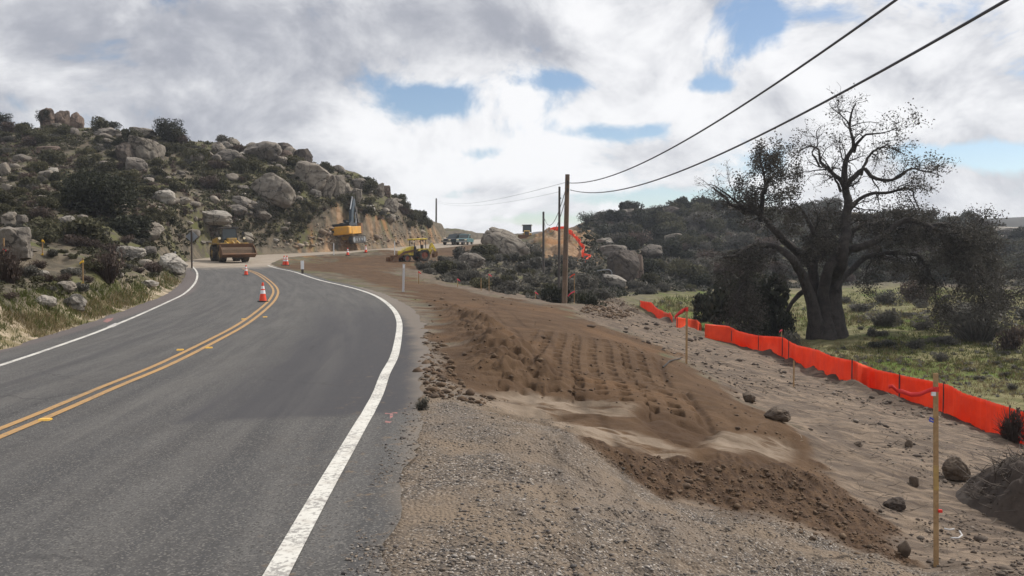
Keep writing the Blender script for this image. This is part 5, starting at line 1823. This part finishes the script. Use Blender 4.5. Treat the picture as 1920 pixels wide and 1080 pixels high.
ar.tube([(0, -.9, 2.0), (0, -2.4, 1.55)], .09, 8); ar.box((0, -1.9, 1.45), (1.0, .2, .2))
ar.build('lift_arm', M['yellow'], e, .02)
bk = MB()
prof = [(-2.62, 1.60), (-2.52, 1.25), (-2.58, .80), (-2.85, .45), (-3.3, .40), (-3.95, .72)]
inn = [(-3.93, .78), (-3.3, .48), (-2.90, .53), (-2.66, .84), (-2.60, 1.25), (-2.70, 1.60)]
bk.prism(prof + inn, -1.5, 1.5)
for sx in (-1.5, 1.46): bk.prism([(-2.62, 1.6), (-2.55, 1.2), (-2.6, .8), (-2.87, .47), (-3.3, .42), (-3.93, .74), (-3.75, 1.0), (-3.1, 1.45)], sx, sx + .04)
bk.box((0, -3.93, .73), (3.1, .22, .05), Matrix.Rotation(R(24), 3, 'X')); bk.box((0, -2.66, 1.63), (3.04, .14, .10))
b_o = bk.build('bucket', M['rust'], e)
MB().prism([(-2.70, 1.25), (-2.75, .8), (-3.0, .55), (-3.6, .66), (-3.3, 1.12), (-2.95, 1.34)], -1.40, 1.40).build('bucket_load', M['gravelclod'], b_o)
for sx in (-1, 1):
    MB().box((sx * 1.12, -.95, 1.95), (.06, .06, .55)).cyl((sx * 1.12, -.98, 2.18), (sx * 1.12, -1.14, 2.18), .12, .14, 12).build('lamp_bracket', M['dark'], e)
    MB().cyl((sx * 1.12, -1.145, 2.18), (sx * 1.12, -1.16, 2.18), .12, n=12).build('headlight', M['lamp'], e)
    MB().tube([(sx * .72, -.25, 2.9), (sx * 1.15, -.45, 2.95), (sx * 1.15, -.45, 2.75)], .025, 6).box((sx * 1.17, -.46, 2.6), (.22, .06, .38)).build('mirror', M['dark'], e)
MB().cyl((.55, 2.2, 2.2), (.55, 2.2, 3.0), .07, n=10).build('exhaust', M['dark'], e)
MB().box((0, -2.55, .62), (.3, .02, .2)).build('number_plate', M['plastic'], e)

# tracked excavator on the cut bench, seen from behind
q = hit(655, 457)
e = machine('excavator', q, (.24, .97), 'amber excavator with raised dark boom on the cut bench', 'excavator', pitch=R(-3), roll=R(4))


def track(parent, x, L, h, w, mat='dark'):
    r = h / 2; prof = []
    for k in range(9): t = -math.pi / 2 + math.pi * k / 8; prof.append((L / 2 - r + r * math.cos(t), r + r * math.sin(t)))
    for k in range(9): t = math.pi / 2 + math.pi * k / 8; prof.append((-L / 2 + r + r * math.cos(t), r + r * math.sin(t)))
    mb = MB().prism(prof, x - w / 2, x + w / 2)
    n = len(prof)
    for k in range(n):
        a, c = Vector(prof[k]), Vector(prof[(k + 1) % n]); sN = max(1, int((c - a).length / .22))
        for j in range(sN):
            m = a + (c - a) * (j + .5) / sN; an = math.atan2((c - a).y, (c - a).x)
            mb.box((x, m.x, m.y), (w * 1.04, .05, .09), Matrix.Rotation(an, 3, 'X'))
    o = mb.build('track', M[mat], parent)
    mb = MB()
    for k in range(5): mb.cyl((x - w * .53, -L / 2 + r + (L - h) * k / 4, r), (x + w * .53, -L / 2 + r + (L - h) * k / 4, r), r * (.72 if k in (0, 4) else .42), n=14)
    mb.build('roller', M['grey'], o)
    return o


for sx in (-1, 1): track(e, sx * 1.22, 4.3, .95, .62)
MB().box((0, 0, .75), (1.9, 2.4, .5)).cyl((0, 0, .95), (0, 0, 1.2), .75, n=20).build('undercarriage', M['yellow'], e, .03)
# the house front points to -Y in local space; the viewer sees the counterweight at +Y
cw = MB().prism([(-1.42, 1.3), (-1.42, 2.35), (1.42, 2.35), (1.42, 1.3), (1.1, 1.2), (-1.1, 1.2)], 1.75, 2.75, 'y')
cw.build('counterweight', M['orange_y'], e, .16)
MB().box((0, .3, 1.75), (2.8, 2.9, 1.0)).build('engine_housing', M['orange_y'], e, .06)
MB().box((0, 1.1, 2.50), (2.72, 2.6, .42)).box((-.9, 1.3, 2.78), (.6, .9, .18)).box((.7, .4, 2.76), (.9, .8, .14)).build('hood', M['navy'], e, .05)
cbo = MB().box((.9, -1.0, 2.3), (.95, 1.6, 1.7), taper=.94).build('cab', M['glass'], e, .03)
MB().box((.9, -1.0, 3.2), (1.02, 1.7, .1)).box((.9, -1.0, 1.5), (1.0, 1.66, .4)).build('cab_frame', M['dark'], cbo, .02)
bo = MB().prism([(-.7, 1.7), (-.5, 2.4), (-1.15, 4.4), (-2.1, 6.0), (-2.5, 6.05), (-2.55, 5.7), (-1.85, 4.3), (-1.25, 2.2), (-1.2, 1.7)], -.30, .14)
bo.build('boom', M['blue_dark'], e, .04)
cyl_ = MB()
for sx in (-.52, .36): cyl_.cyl((sx, -1.5, 1.6), (sx, -1.7, 3.4), .11, n=10).cyl((sx, -1.7, 3.4), (sx, -1.75, 4.2), .06, n=10)
cyl_.cyl((-.08, -1.1, 4.6), (-.08, -2.2, 6.35), .10, n=10)
cyl_.build('hydraulic_ram', M['grey'], e)
MB().prism([(-2.1, 6.35), (-2.5, 6.25), (-3.4, 3.2), (-3.3, 2.7), (-3.0, 2.75), (-2.2, 5.7)], -.26, .10).build('stick', M['dark'], e, .03)
MB().prism([(-3.3, 2.7), (-3.0, 2.7), (-2.5, 2.2), (-2.35, 1.6), (-2.6, 1.2), (-3.0, 1.15), (-3.35, 1.5), (-3.45, 2.2)], -.72, .56).build('bucket', M['rust'], e, .03)
MB().box((1.0, 2.76, 1.75), (.5, .02, .3)).build('warning_panel', M['navy'], e)

# backhoe loader working at the foot of the ramp
q = on_ground(778, 85)
e = machine('backhoe_loader', q, (-.84, -.54), 'bright yellow backhoe loader with open canopy on the brown dirt', 'backhoe loader', pitch=R(3))
for sx in (-1, 1):
    wheel(e, (sx * .72, -1.35, .46), .46, .32, 'dullred'); wheel(e, (sx * .82, .85, .70), .70, .46, 'dullred')
MB().prism([(-2.0, .85), (-.35, .75), (-.25, 1.85), (-.9, 1.75), (-1.95, 1.32)], -.46, .46).build('hood', M['bright'], e, .05)
MB().box((0, -.1, .78), (.7, 3.6, .34)).box((0, .75, 1.05), (1.2, 1.5, .3)).build('chassis', M['dark'], e, .03)
for sx in (-1, 1):
    MB().prism([(.1, 1.25), (.35, 1.50), (1.3, 1.50), (1.6, 1.1), (1.5, 1.1), (1.25, 1.38), (.4, 1.38), (.2, 1.2)], sx * .82 - .22, sx * .82 + .22).build('fender', M['bright'], e)
cp4 = MB()
for sx in (-1, 1):
    for sy in (-.25, 1.2): cp4.tube([(sx * .66, sy, 1.0), (sx * .64, sy, 2.55)], .05, 6)
cp4.box((0, .8, 1.35), (.55, .5, .14)).box((0, 1.02, 1.65), (.55, .12, .6)).box((0, .05, 1.5), (.5, .2, .6))
cp4.build('canopy_frame', M['dark'], e)
MB().box((0, .45, 2.63), (1.6, 1.95, .17)).build('roof', M['bright'], e, .05)
la = MB()
for sx in (-1, 1): la.prism([(-.3, 1.45), (-.15, 1.25), (-1.5, 1.05), (-2.6, .35), (-2.75, .5), (-1.7, 1.25)], sx * .56 - .06, sx * .56 + .06)
la.build('loader_arm', M['rust'], e)
MB().prism([(-2.62, .85), (-2.55, .4), (-2.75, .08), (-3.45, .10), (-3.45, .15), (-2.8, .15), (-2.64, .42), (-2.70, .85)], -1.0, 1.0).box((-1.0, -2.95, .4), (.04, .75, .55), taper=.6).box((1.0, -2.95, .4), (.04, .75, .55), taper=.6).build('front_bucket', M['rust'], e)
bh = MB().prism([(1.75, .8), (2.0, .8), (2.45, 1.9), (2.35, 2.15), (2.15, 2.0)], -.1, .1)
bh.prism([(2.2, 2.02), (2.35, 2.15), (2.9, 1.3), (2.85, .95), (2.72, 1.0)], -.08, .08)
bh.build('backhoe_boom', M['bright'], e)
MB().prism([(2.7, 1.1), (2.95, 1.05), (2.9, .5), (2.5, .35), (2.45, .8)], -.32, .32).build('backhoe_bucket', M['rust'], e)
for sx in (-1, 1): MB().tube([(sx * .6, 1.75, .8), (sx * 1.05, 1.8, 1.3)], .08, 6).box((sx * 1.08, 1.8, 1.36), (.35, .3, .06)).build('stabiliser', M['bright'], e)
for sx in (-1, 1): MB().box((sx * .72, -.35, 2.35), (.14, .10, .12)).build('headlight', M['lamp'], e)

e.scale = (.84, .84, .84)

# bulldozer on the crest
q = on_ground(988, 150)
gz_ = P(988, 453, 150)[2]
e = machine('bulldozer', (q[0], 150, max(q[2], gz_)), (-.05, -1), 'yellow bulldozer with dark cab facing downhill behind the huge boulder', 'bulldozer')
for sx in (-1, 1): track(e, sx * .92, 3.0, .85, .48)
MB().prism([(-1.5, .8), (.2, .8), (.2, 1.65), (-1.4, 1.55)], -.45, .45).box((0, .6, 1.0), (1.4, 1.4, .5)).build('body', M['yellow'], e, .04)
MB().box((0, -1.51, 1.2), (.62, .03, .55)).build('grille', M['dark'], e)
cbo = MB().box((0, .75, 1.95), (1.3, 1.15, 1.05), taper=.92).build('cab', M['glass'], e, .03)
fr_ = MB().box((0, .75, 2.52), (1.55, 1.4, .12))
for sx in (-1, 1):
    for sy in (.2, 1.3): fr_.tube([(sx * .66, sy, 1.4), (sx * .62, sy, 2.5)], .05, 6)
fr_.build('cab_frame', M['dark'], cbo)
for sx in (-1, 1): MB().box((sx * .8, .1, 2.4), (.16, .1, .14)).build('work_light', M['lamp'], e); MB().box((sx * .78, -.6, .65), (.16, 2.2, .2)).build('push_arm', M['yellow'], e)
MB().prism([(-1.95, .9), (-1.85, .5), (-1.95, .05), (-2.03, .05), (-1.96, .5), (-2.03, .9)], -1.35, 1.35).build('blade', M['rust'], e)

e.scale = (1.1, 1.1, 1.1)


def pickup(px, d, base, heading, mat, label, van=False):
    q = on_ground(px, d); z_ = P(px, base, d)[2]
    e = machine('pickup_truck', (q[0], d, max(q[2], z_ - .5)), heading, label, 'pickup truck')
    for sx in (-1, 1):
        for sy in (-1.75, 1.65): wheel(e, (sx * .80, sy, .40), .40, .27, 'grey', lugs=0)
    body = MB().prism([(-2.7, .5), (2.7, .5), (2.75, 1.08), (.75, 1.12), (-1.0, 1.12), (-2.55, 1.02), (-2.72, .8)], -.94, .94)
    body.build('body', mat, e, .05)
    c_ = MB().prism([(-1.1, 1.08), (.85, 1.08), (.75, 1.74), (.55, 1.82), (-.35, 1.82)], -.82, .82).build('cab', mat, e, .05)
    gl = MB().prism([(-1.06, 1.16), (-.42, 1.76), (-.36, 1.74), (-1.0, 1.14)], -.74, .74)
    for sx in (-1, 1): gl.prism([(-.75, 1.18), (.65, 1.18), (.6, 1.68), (-.3, 1.70)], sx * .815 - .02, sx * .815 + .02)
    gl.build('window', M['glass'], c_)
    for sx in (-1, 1): MB().box((sx * .68, -2.70, .86), (.36, .06, .2)).build('headlight', M['lamp'], e)
    for sx in (-1, 1): MB().box((sx * 1.02, -.75, 1.25), (.16, .1, .2)).build('mirror', M['dark'], e)
    MB().box((0, -2.72, .82), (.9, .05, .2)).build('grille', M['dark'], e)
    MB().box((0, -2.76, .55), (1.8, .12, .18)).build('bumper', M['grey'], e, .02)
    if van: MB().box((0, 1.75, 1.55), (1.7, 1.8, .85)).build('truck_topper', mat, e, .06)
    return e


pickup(852, 143, 458, (-.45, -.9), M['navy'], 'dark pickup truck with a box topper parked by the cut slope', True)
pickup(872, 141, 457, (-.15, -1), M['teal'], 'teal pickup truck parked right of the dark one')

# ------------------------------------------------------------------ ground cover nobody could count
def hits(px, py, dmax=400):
    px, py = np.asarray(px, float), np.asarray(py, float)
    out = np.full((len(px), 3), np.nan)
    d = np.exp(np.linspace(math.log(2.5), math.log(dmax), 1100))
    v = (px - 960) / FPX; w = (540 - py) / FPX
    ry = cp_ + w * sp_; rz_ = (-sp_ + w * cp_) / ry; rx = v / ry
    for i in range(0, len(px), 60):
        x = rx[i:i + 60, None] * d; y = np.broadcast_to(d, x.shape); z = CAM[2] + rz_[i:i + 60, None] * d
        hm = z < H(x, y)
        k = hm.argmax(1); ok = hm.any(1); a = np.arange(len(k))
        out[i:i + 60, 0] = np.where(ok, x[a, k], np.nan); out[i:i + 60, 1] = d[k]; out[i:i + 60, 2] = H(x[a, k], d[k])
    return out[~np.isnan(out[:, 0])]


def sample_px(pl, n, g_):
    pl = np.array(pl); lo, hi = pl.min(0), pl.max(0)
    q = g_.uniform(lo, hi, (n * 4, 2))
    ins = np.zeros(len(q), bool)
    for k in range(len(pl)):
        (ax, ay), (bx, by) = pl[k], pl[(k + 1) % len(pl)]
        c = (ay > q[:, 1]) != (by > q[:, 1])
        ins ^= c & (q[:, 0] < (bx - ax) * (q[:, 1] - ay) / (by - ay + 1e-9) + ax)
    return q[ins][:n]


def off_road(p, m=.3):
    i, o = road_near(p[:, 0], p[:, 1])
    bad = (np.where(o > 0, o - WR[i] - SH_R[i], -o - WL[i] - SH_L[i]) < m) & (p[:, 1] < 150)
    return p[~bad]


def stuff(name, V, F, mat, label, cat, smooth=False):
    o = link(name, np_mesh(name, V, F, smooth), mat)
    o['kind'] = 'stuff'; tag(o, label, cat)
    return o


def clump_cover(name, pl, n, rpx, per, mat, label, cat, seed, aspect=1.5, flat=0.0, hk=.8, rmax=1.2, leafk=.42, margin=.3, patch=None):
    g_ = np.random.default_rng(seed)
    q = sample_px(pl, n, g_)
    p = off_road(hits(q[:, 0], q[:, 1]), margin)
    if patch is not None:
        p = p[fbm(p[:, 0], p[:, 1], patch[0], 3, seed) + g_.normal(size=len(p)) * .08 > patch[1]]
    r = np.minimum(g_.uniform(*rpx, len(p)) * p[:, 1] / FPX, rmax)
    c = np.repeat(p, per, axis=0); rr = np.repeat(r, per)
    dr = g_.normal(size=c.shape); dr /= np.linalg.norm(dr, axis=1)[:, None]; dr[:, 2] = np.abs(dr[:, 2]) * hk
    c = c + dr * (rr * g_.uniform(.25, 1, len(rr)))[:, None]
    V, F = quads(c, rr * leafk, g_, flat, aspect)
    return stuff(name, V, F, mat, label, cat)


def blades(name, pl, n, hpx, per, mat, label, cat, seed, hmax=.5, spread=.25, wk=.07, margin=.3, patch=None):
    """upright tapering blades in tufts"""
    g_ = np.random.default_rng(seed)
    q = sample_px(pl, n, g_)
    p = off_road(hits(q[:, 0], q[:, 1]), margin)
    if patch is not None:
        p = p[fbm(p[:, 0], p[:, 1], patch[0], 3, seed) + g_.normal(size=len(p)) * .08 > patch[1]]
    h = np.minimum(g_.uniform(*hpx, len(p)) * p[:, 1] / FPX, hmax)
    c = np.repeat(p, per, axis=0); hh = np.repeat(h, per) * g_.uniform(.5, 1.2, len(p) * per)
    m = len(c)
    c[:, :2] += g_.normal(size=(m, 2)) * (hh * spread * 1.6)[:, None]
    c[:, 2] = H(c[:, 0], c[:, 1]) - .01
    a = g_.uniform(0, 6.28, m); w = np.stack([np.cos(a), np.sin(a), 0 * a], 1) * (hh * wk)[:, None]
    ln = g_.normal(size=(m, 3)) * .38; ln[:, 2] = 1
    t = c + ln * hh[:, None]
    V = np.stack([c - w, c + w, t], 1).reshape(-1, 3)
    return stuff(name, V, np.arange(3 * m).reshape(m, 3), mat, label, cat)


def stones(name, P3, size, mat, label, cat, seed, flat=.7, sub=0):
    g_ = np.random.default_rng(seed)
    base = np.array([[1, 0, 0], [0, 1, 0], [-1, 0, 0], [0, -1, 0], [0, 0, 1], [0, 0, -1], [.6, .6, .5], [-.6, .6, .5], [-.6, -.6, .5], [.6, -.6, .5]], float)
    tri = np.array([[0, 1, 6], [1, 2, 7], [2, 3, 8], [3, 0, 9], [4, 6, 7], [4, 7, 8], [4, 8, 9], [4, 9, 6], [0, 6, 9], [1, 7, 6], [2, 8, 7], [3, 9, 8], [1, 0, 5], [2, 1, 5], [3, 2, 5], [0, 3, 5]])
    n = len(P3)
    a = g_.uniform(0, 6.28, n); ca, sa = np.cos(a), np.sin(a)
    B_ = base[None] * (1 + g_.normal(size=(n, 10, 1)) * .16) * np.stack([g_.uniform(.7, 1.3, n), g_.uniform(.6, 1.0, n), g_.uniform(.45, 1.0, n) * flat], 1)[:, None]
    X_ = B_[..., 0] * ca[:, None] - B_[..., 1] * sa[:, None]; Y_ = B_[..., 0] * sa[:, None] + B_[..., 1] * ca[:, None]
    V = np.stack([X_, Y_, B_[..., 2]], -1) * np.asarray(size)[:, None, None] + P3[:, None]
    F = (tri[None] + (np.arange(n) * 10)[:, None, None]).reshape(-1, 3)
    return stuff(name, V.reshape(-1, 3), F, mat, label, cat)


def island_mat(name, cols, rough=.92):
    m, nt, b = mat_new(name)
    rp = nt.n('ShaderNodeNewGeometry').outputs['Random Per Island']
    r = nt.n('ShaderNodeValToRGB'); r.color_ramp.interpolation = 'CONSTANT'
    el = r.color_ramp.elements
    while len(el) < len(cols): el.new(.5)
    for k, c in enumerate(cols): el[k].position = k / len(cols); el[k].color = (*c, 1)
    nt.put(r.inputs[0], rp)
    nt.put(b.inputs['Base Color'], nt.mix(nt.mul(nt.noise(nt.pos(), 40, 3), .5), r.outputs[0], (.10, .085, .07)))
    b.inputs['Roughness'].default_value = rough; b.inputs['Specular IOR Level'].default_value = .2
    return m


clump_cover('low_scrub', LEFTHILL, 5200, (3.0, 9.0), 16, LM['green'], 'low dark scrub covering the ground between the boulders on the left hill', 'scrub', 201, patch=(9, -.20))
clump_cover('low_scrub', LEFTHILL, 2200, (2.5, 7.0), 14, LM['olive'], 'low olive herbs between the scrub on the left hill', 'scrub', 202, patch=(12, .0))
clump_cover('low_scrub', LEFTHILL, 1500, (3.0, 8.0), 14, LM['brown'], 'low brown dry scrub on the left hill', 'scrub', 203, aspect=3, patch=(10, .02))
clump_cover('low_scrub', RIGHTHILL, 4200, (4.0, 10.0), 14, LM['dark'], 'low dark scrub covering the right hill', 'scrub', 204, rmax=2.0)
clump_cover('low_scrub', RIGHTHILL, 2600, (4.0, 9.0), 14, LM['grey'], 'low grey brush covering the right hill', 'scrub', 205, rmax=2.0, aspect=2.4)
clump_cover('low_scrub', MID, 620, (4.0, 10.0), 16, LM['grey'], 'low grey brush in the hollow behind the utility pole', 'scrub', 206, aspect=2.4)
clump_cover('bank_weeds', LEFTLOW, 1500, (4.0, 11.0), 18, LM['green'], 'low green weeds on the bank left of the road', 'weeds', 207, patch=(5, -.08))
blades('bank_grass', pxpoly('-60,560;90,545;190,535;300,520;345,505;350,520;300,552;200,596;100,630;0,655;-60,665'), 1700, (4, 13), 9, LM['grass'], 'green grass along the foot of the left bank', 'grass', 208, margin=.1, patch=(3, -.14))
blades('bank_grass', pxpoly('-60,590;100,590;200,560;300,530;345,505;350,520;300,552;200,596;100,630;0,655;-60,665'), 1200, (4, 14), 9, LM['dry'], 'dry yellow grass along the left road edge', 'grass', 209, margin=.1, patch=(2.5, -.10))
GRASSPX = pxpoly('1200,576;1330,625;1460,655;1600,700;1760,750;1960,830;1960,545;1700,545;1450,560;1250,558')
blades('meadow_grass', GRASSPX, 6200, (4, 9), 8, LM['grass'], 'short green grass of the meadow around the oak', 'grass', 210, patch=(7, -.05))
blades('meadow_grass', GRASSPX, 5000, (4, 10), 7, LM['dry'], 'dry straw coloured grass of the meadow', 'grass', 211, patch=(6, 0))
clump_cover('meadow_weeds', GRASSPX, 800, (2.5, 8), 14, LM['grey'], 'low grey weeds scattered over the meadow', 'weeds', 212, aspect=3.0, patch=(8, .03))

g_ = np.random.default_rng(301)
peb = island_mat('gravel_stone', [(.20, .175, .15), (.12, .105, .10), (.27, .23, .19), (.16, .13, .105), (.36, .33, .30), (.09, .085, .085), (.23, .18, .14), (.14, .125, .115)])
GRAVPX = pxpoly('540,1095;640,965;745,805;775,720;820,690;868,745;930,762;1060,792;1098,834;1250,932;1450,977;1690,1052;1800,1095')
q = sample_px(GRAVPX, 9000, g_); p = off_road(hits(q[:, 0], q[:, 1], 30), -.22)
i_, o_ = road_near(p[:, 0], p[:, 1])
p[:, 2] = np.where(o_ - WR[i_] - SH_R[i_] < .10, np.maximum(p[:, 2], road_xyz(i_, o_)[:, 2]), p[:, 2])
p = p[fbm(p[:, 0], p[:, 1], .9, 3, 77) + g_.normal(size=len(p)) * .12 > -.10]
sz = np.clip(g_.lognormal(math.log(.0070), .42, len(p)), .004, .028)
p[:, 2] += sz * .2
stones('gravel_stones', p, sz, peb, 'loose gravel on the road shoulder', 'gravel', 302)
clod = island_mat('earth_clods', [(.115, .073, .044), (.075, .049, .032), (.14, .092, .056), (.095, .06, .038)])
FACEPX = pxpoly('1100,836;1200,852;1320,870;1480,874;1530,872;1600,925;1700,1000;1710,1060;1560,1030;1450,985;1250,940')
q = sample_px(FACEPX, 1500, g_); p = hits(q[:, 0], q[:, 1], 30)
sz = np.clip(g_.lognormal(math.log(.010), .55, len(p)), .005, .05); p[:, 2] += sz * .1
stones('earth_clods', p, sz, clod, 'crumbly brown earth clods on the dirt bank face', 'earth clods', 303, .85)
WINPX = pxpoly('780,600;830,640;850,690;880,740;960,752;900,760;800,745;780,690')
q = sample_px(WINPX, 420, g_); p = off_road(hits(q[:, 0], q[:, 1], 60), -.1)
sz = np.clip(g_.lognormal(math.log(.020), .6, len(p)), .008, .09); p[:, 2] += sz * .15
stones('earth_clods', p, sz, clod, 'brown earth clods along the loose ridge beside the asphalt', 'earth clods', 304, .85)
FILLPX = pxpoly('640,520;760,556;840,640;880,735;1200,765;1480,830;1440,770;1250,665;1060,580;880,545;760,518')
q = sample_px(FILLPX, 260, g_); p = hits(q[:, 0], q[:, 1], 90)
sz = np.clip(g_.lognormal(math.log(.020), .5, len(p)), .008, .10) * np.clip(p[:, 1] / 14, .8, 2); p[:, 2] += sz * .1
stones('earth_clods', p, sz, clod, 'small clods on the rolled dirt platform', 'earth clods', 305, .8)
TANPX = pxpoly('1070,585;1200,582;1330,638;1460,672;1700,752;1960,850;1960,1090;1720,1070;1702,1000;1600,920;1510,840;1450,780;1330,712;1250,662;1150,617')
lit = island_mat('ground_litter', [(.10, .08, .065), (.065, .052, .044), (.16, .125, .10), (.085, .066, .055), (.24, .20, .165)])
q = sample_px(TANPX, 4200, g_); p = hits(q[:, 0], q[:, 1], 90)
p = p[fbm(p[:, 0], p[:, 1], 2.2, 3, 78) + g_.normal(size=len(p)) * .06 > .0]
sz = np.clip(g_.lognormal(math.log(.014), .6, len(p)), .006, .09) * np.clip(p[:, 1] / 14, .8, 2.2); p[:, 2] += sz * .15
stones('ground_litter', p, sz, lit, 'clods and stones littering the scraped sand', 'litter', 306, .8)
q = sample_px(TANPX, 420, g_); p = hits(q[:, 0], q[:, 1], 90)
segs = []
for k in range(len(p)):
    a = g_.uniform(0, 6.28); L = g_.uniform(.06, .28) * min(max(p[k, 1] / 14, .8), 2)
    d_ = np.array([math.cos(a), math.sin(a), g_.uniform(-.05, .35)]) * L
    segs.append((np.stack([p[k] + [0, 0, .006], p[k] + d_ * .5 + g_.normal(size=3) * L * .08, p[k] + d_ + [0, 0, .01]]), np.array([.0045, .004, .002]) * min(max(p[k, 1] / 14, .8), 2)))
V, F = tubes_np(segs, 3)
stuff('dry_sticks', V, F, island_mat('dry_stick', [(.16, .13, .105), (.09, .07, .058), (.30, .26, .21), (.07, .055, .047)]), 'dry sticks and roots strewn over the scraped sand', 'sticks')
CUTPX = pxpoly('500,472;570,455;600,430;650,455;700,440;760,430;830,436;876,450;860,458;740,466;600,473')
q = sample_px(CUTPX, 700, g_); p = off_road(hits(q[:, 0], q[:, 1], 200), .5)
sz = np.clip(g_.lognormal(math.log(.16), .6, len(p)), .06, .9)
stones('rubble', p, sz, island_mat('rubble_stone', [(.26, .19, .13), (.33, .27, .20), (.16, .11, .08), (.40, .34, .28), (.20, .15, .11)]), 'broken rock rubble on the cut slope', 'rubble', 307)
MOUNDPX = pxpoly('1085,585;1110,565;1150,556;1190,572;1200,590;1150,600')
q = sample_px(MOUNDPX, 500, g_); p = hits(q[:, 0], q[:, 1], 90)
sz = np.clip(g_.lognormal(math.log(.055), .5, len(p)), .025, .18)
stones('earth_clods', p, sz, clod, 'dark lumps on the soil mound beyond the near utility pole', 'earth clods', 308, .9)

# brush pile at the right edge
c0 = on_ground(1985, 10.2)
e = empty('debris_pile', c0, label='dark pile of earth and brush at the right edge of the photo', cat='debris pile')
u = np.linspace(-1, 1, 60); UX, UY = np.meshgrid(u, u, indexing='ij')
rr = np.hypot(UX, UY)
hh = np.clip(1 - rr, 0, 1) ** .9 * 1.15
xs, ys = UX * 1.15 + c0[0] + .12, UY * 1.3 + c0[1]
zz = H(xs, ys) - .05 + hh * (1 + fbm(xs, ys, .5, 3, 4) * .5) + (np.abs(fbm(xs, ys, .3, 4, 5)) * .12 + fbm(xs, ys, .06, 3, 6) * .07) * sstep(1.02 - rr, 0, .2)
V = np.stack([xs - c0[0], ys - c0[1], zz - c0[2]], -1).reshape(-1, 3)
link('earth_heap', np_mesh('earth_heap', V, grid_faces(60, 60)[:, ::-1], True), M['darkclod'], e)
segs = []
for k in range(1100):
    a, r_ = g_.uniform(0, 6.28), math.sqrt(g_.uniform(0, 1)) * .95
    b0 = np.array([math.cos(a) * r_ * 1.05 + .12, math.sin(a) * r_ * 1.2, 0])
    b0[2] = float(H(b0[0] + c0[0], b0[1] + c0[1])) - c0[2] + max(1 - r_, 0) ** .9 * 1.15
    t = g_.normal(size=3) * .13; t[2] = abs(t[2]) * .5
    segs.append((np.stack([b0, b0 + t * .5, b0 + t + g_.normal(size=3) * .03]), np.array([.006, .005, .002])))
V, F = tubes_np(segs, 3)
o = link('brush', np_mesh('brush', V, F), M['post'], e); 

# bits of white pipe and hose
e_ = hit(1788, 1008)
tag(MB().tube([(e_[0] - .06, e_[1] - .05, e_[2] + .012), (e_[0] + .02, e_[1] - .06, e_[2] + .015), (e_[0] + .075, e_[1] - .02, e_[2] + .03), (e_[0] + .085, e_[1] + .05, e_[2] + .05)], .009, 6).build('plastic_scrap', M['plastic'], None, smooth=True), 'curled white plastic strip on the sand at the stake foot', 'plastic scrap')
e_ = hit(1792, 1003)
tag(MB().tube([(e_[0] - .05, e_[1] + .14, e_[2] + .02), (e_[0] + .0, e_[1] + .12, e_[2] + .015), (e_[0] + .05, e_[1] + .13, e_[2] + .02)], .010, 6).build('plastic_scrap', M['plastic'], None, smooth=True), 'short white plastic piece behind the curled strip', 'plastic scrap')
h0 = [hit(1243, 690), hit(1250, 687), hit(1255, 681), hit(1263, 676), hit(1276, 673)]
tag(MB().tube([(v[0], v[1], v[2] + .015 + .03 * (k in (1, 2))) for k, v in enumerate(h0)], .016, 8).build('hose', M['blackrub'], None, smooth=True), 'dark curved hose end sticking out of the dirt edge by the flagged lath', 'hose')
wb = hit(1148, 536)
dq = wb[1] + .5
pp = [P(1147, 520, dq), P(1147, 511, dq), P(1145, 507, dq), P(1141, 505.5, dq), P(1132, 506, dq), P(1120, 507.5, dq)]
tag(MB().tube([tuple(v) for v in pp], .9 * dq / FPX, 8).build('bent_pipe', M['alum'], None, smooth=True), 'bent grey pipe above the white boulder', 'pipe')

# ------------------------------------------------------------------ thin moist air
hm = bpy.data.materials.new('air')
hm.use_nodes = True
hn = NT(hm.node_tree); hm.node_tree.nodes.clear()
pv = hn.n('ShaderNodeVolumePrincipled')
pv.inputs['Color'].default_value = (.80, .87, 1.0, 1)
pv.inputs['Density'].default_value = .0003
pv.inputs['Anisotropy'].default_value = .2
ho = hn.n('ShaderNodeOutputMaterial')
hm.node_tree.links.new(pv.outputs[0], ho.inputs['Volume'])
zl = float(Z.min()) - 8
zt_ = 46.0
MB().box((0, 0, (zl + zt_) / 2), (1320, 1320, zt_ - zl)).build('haze', hm)['kind'] = 'stuff'
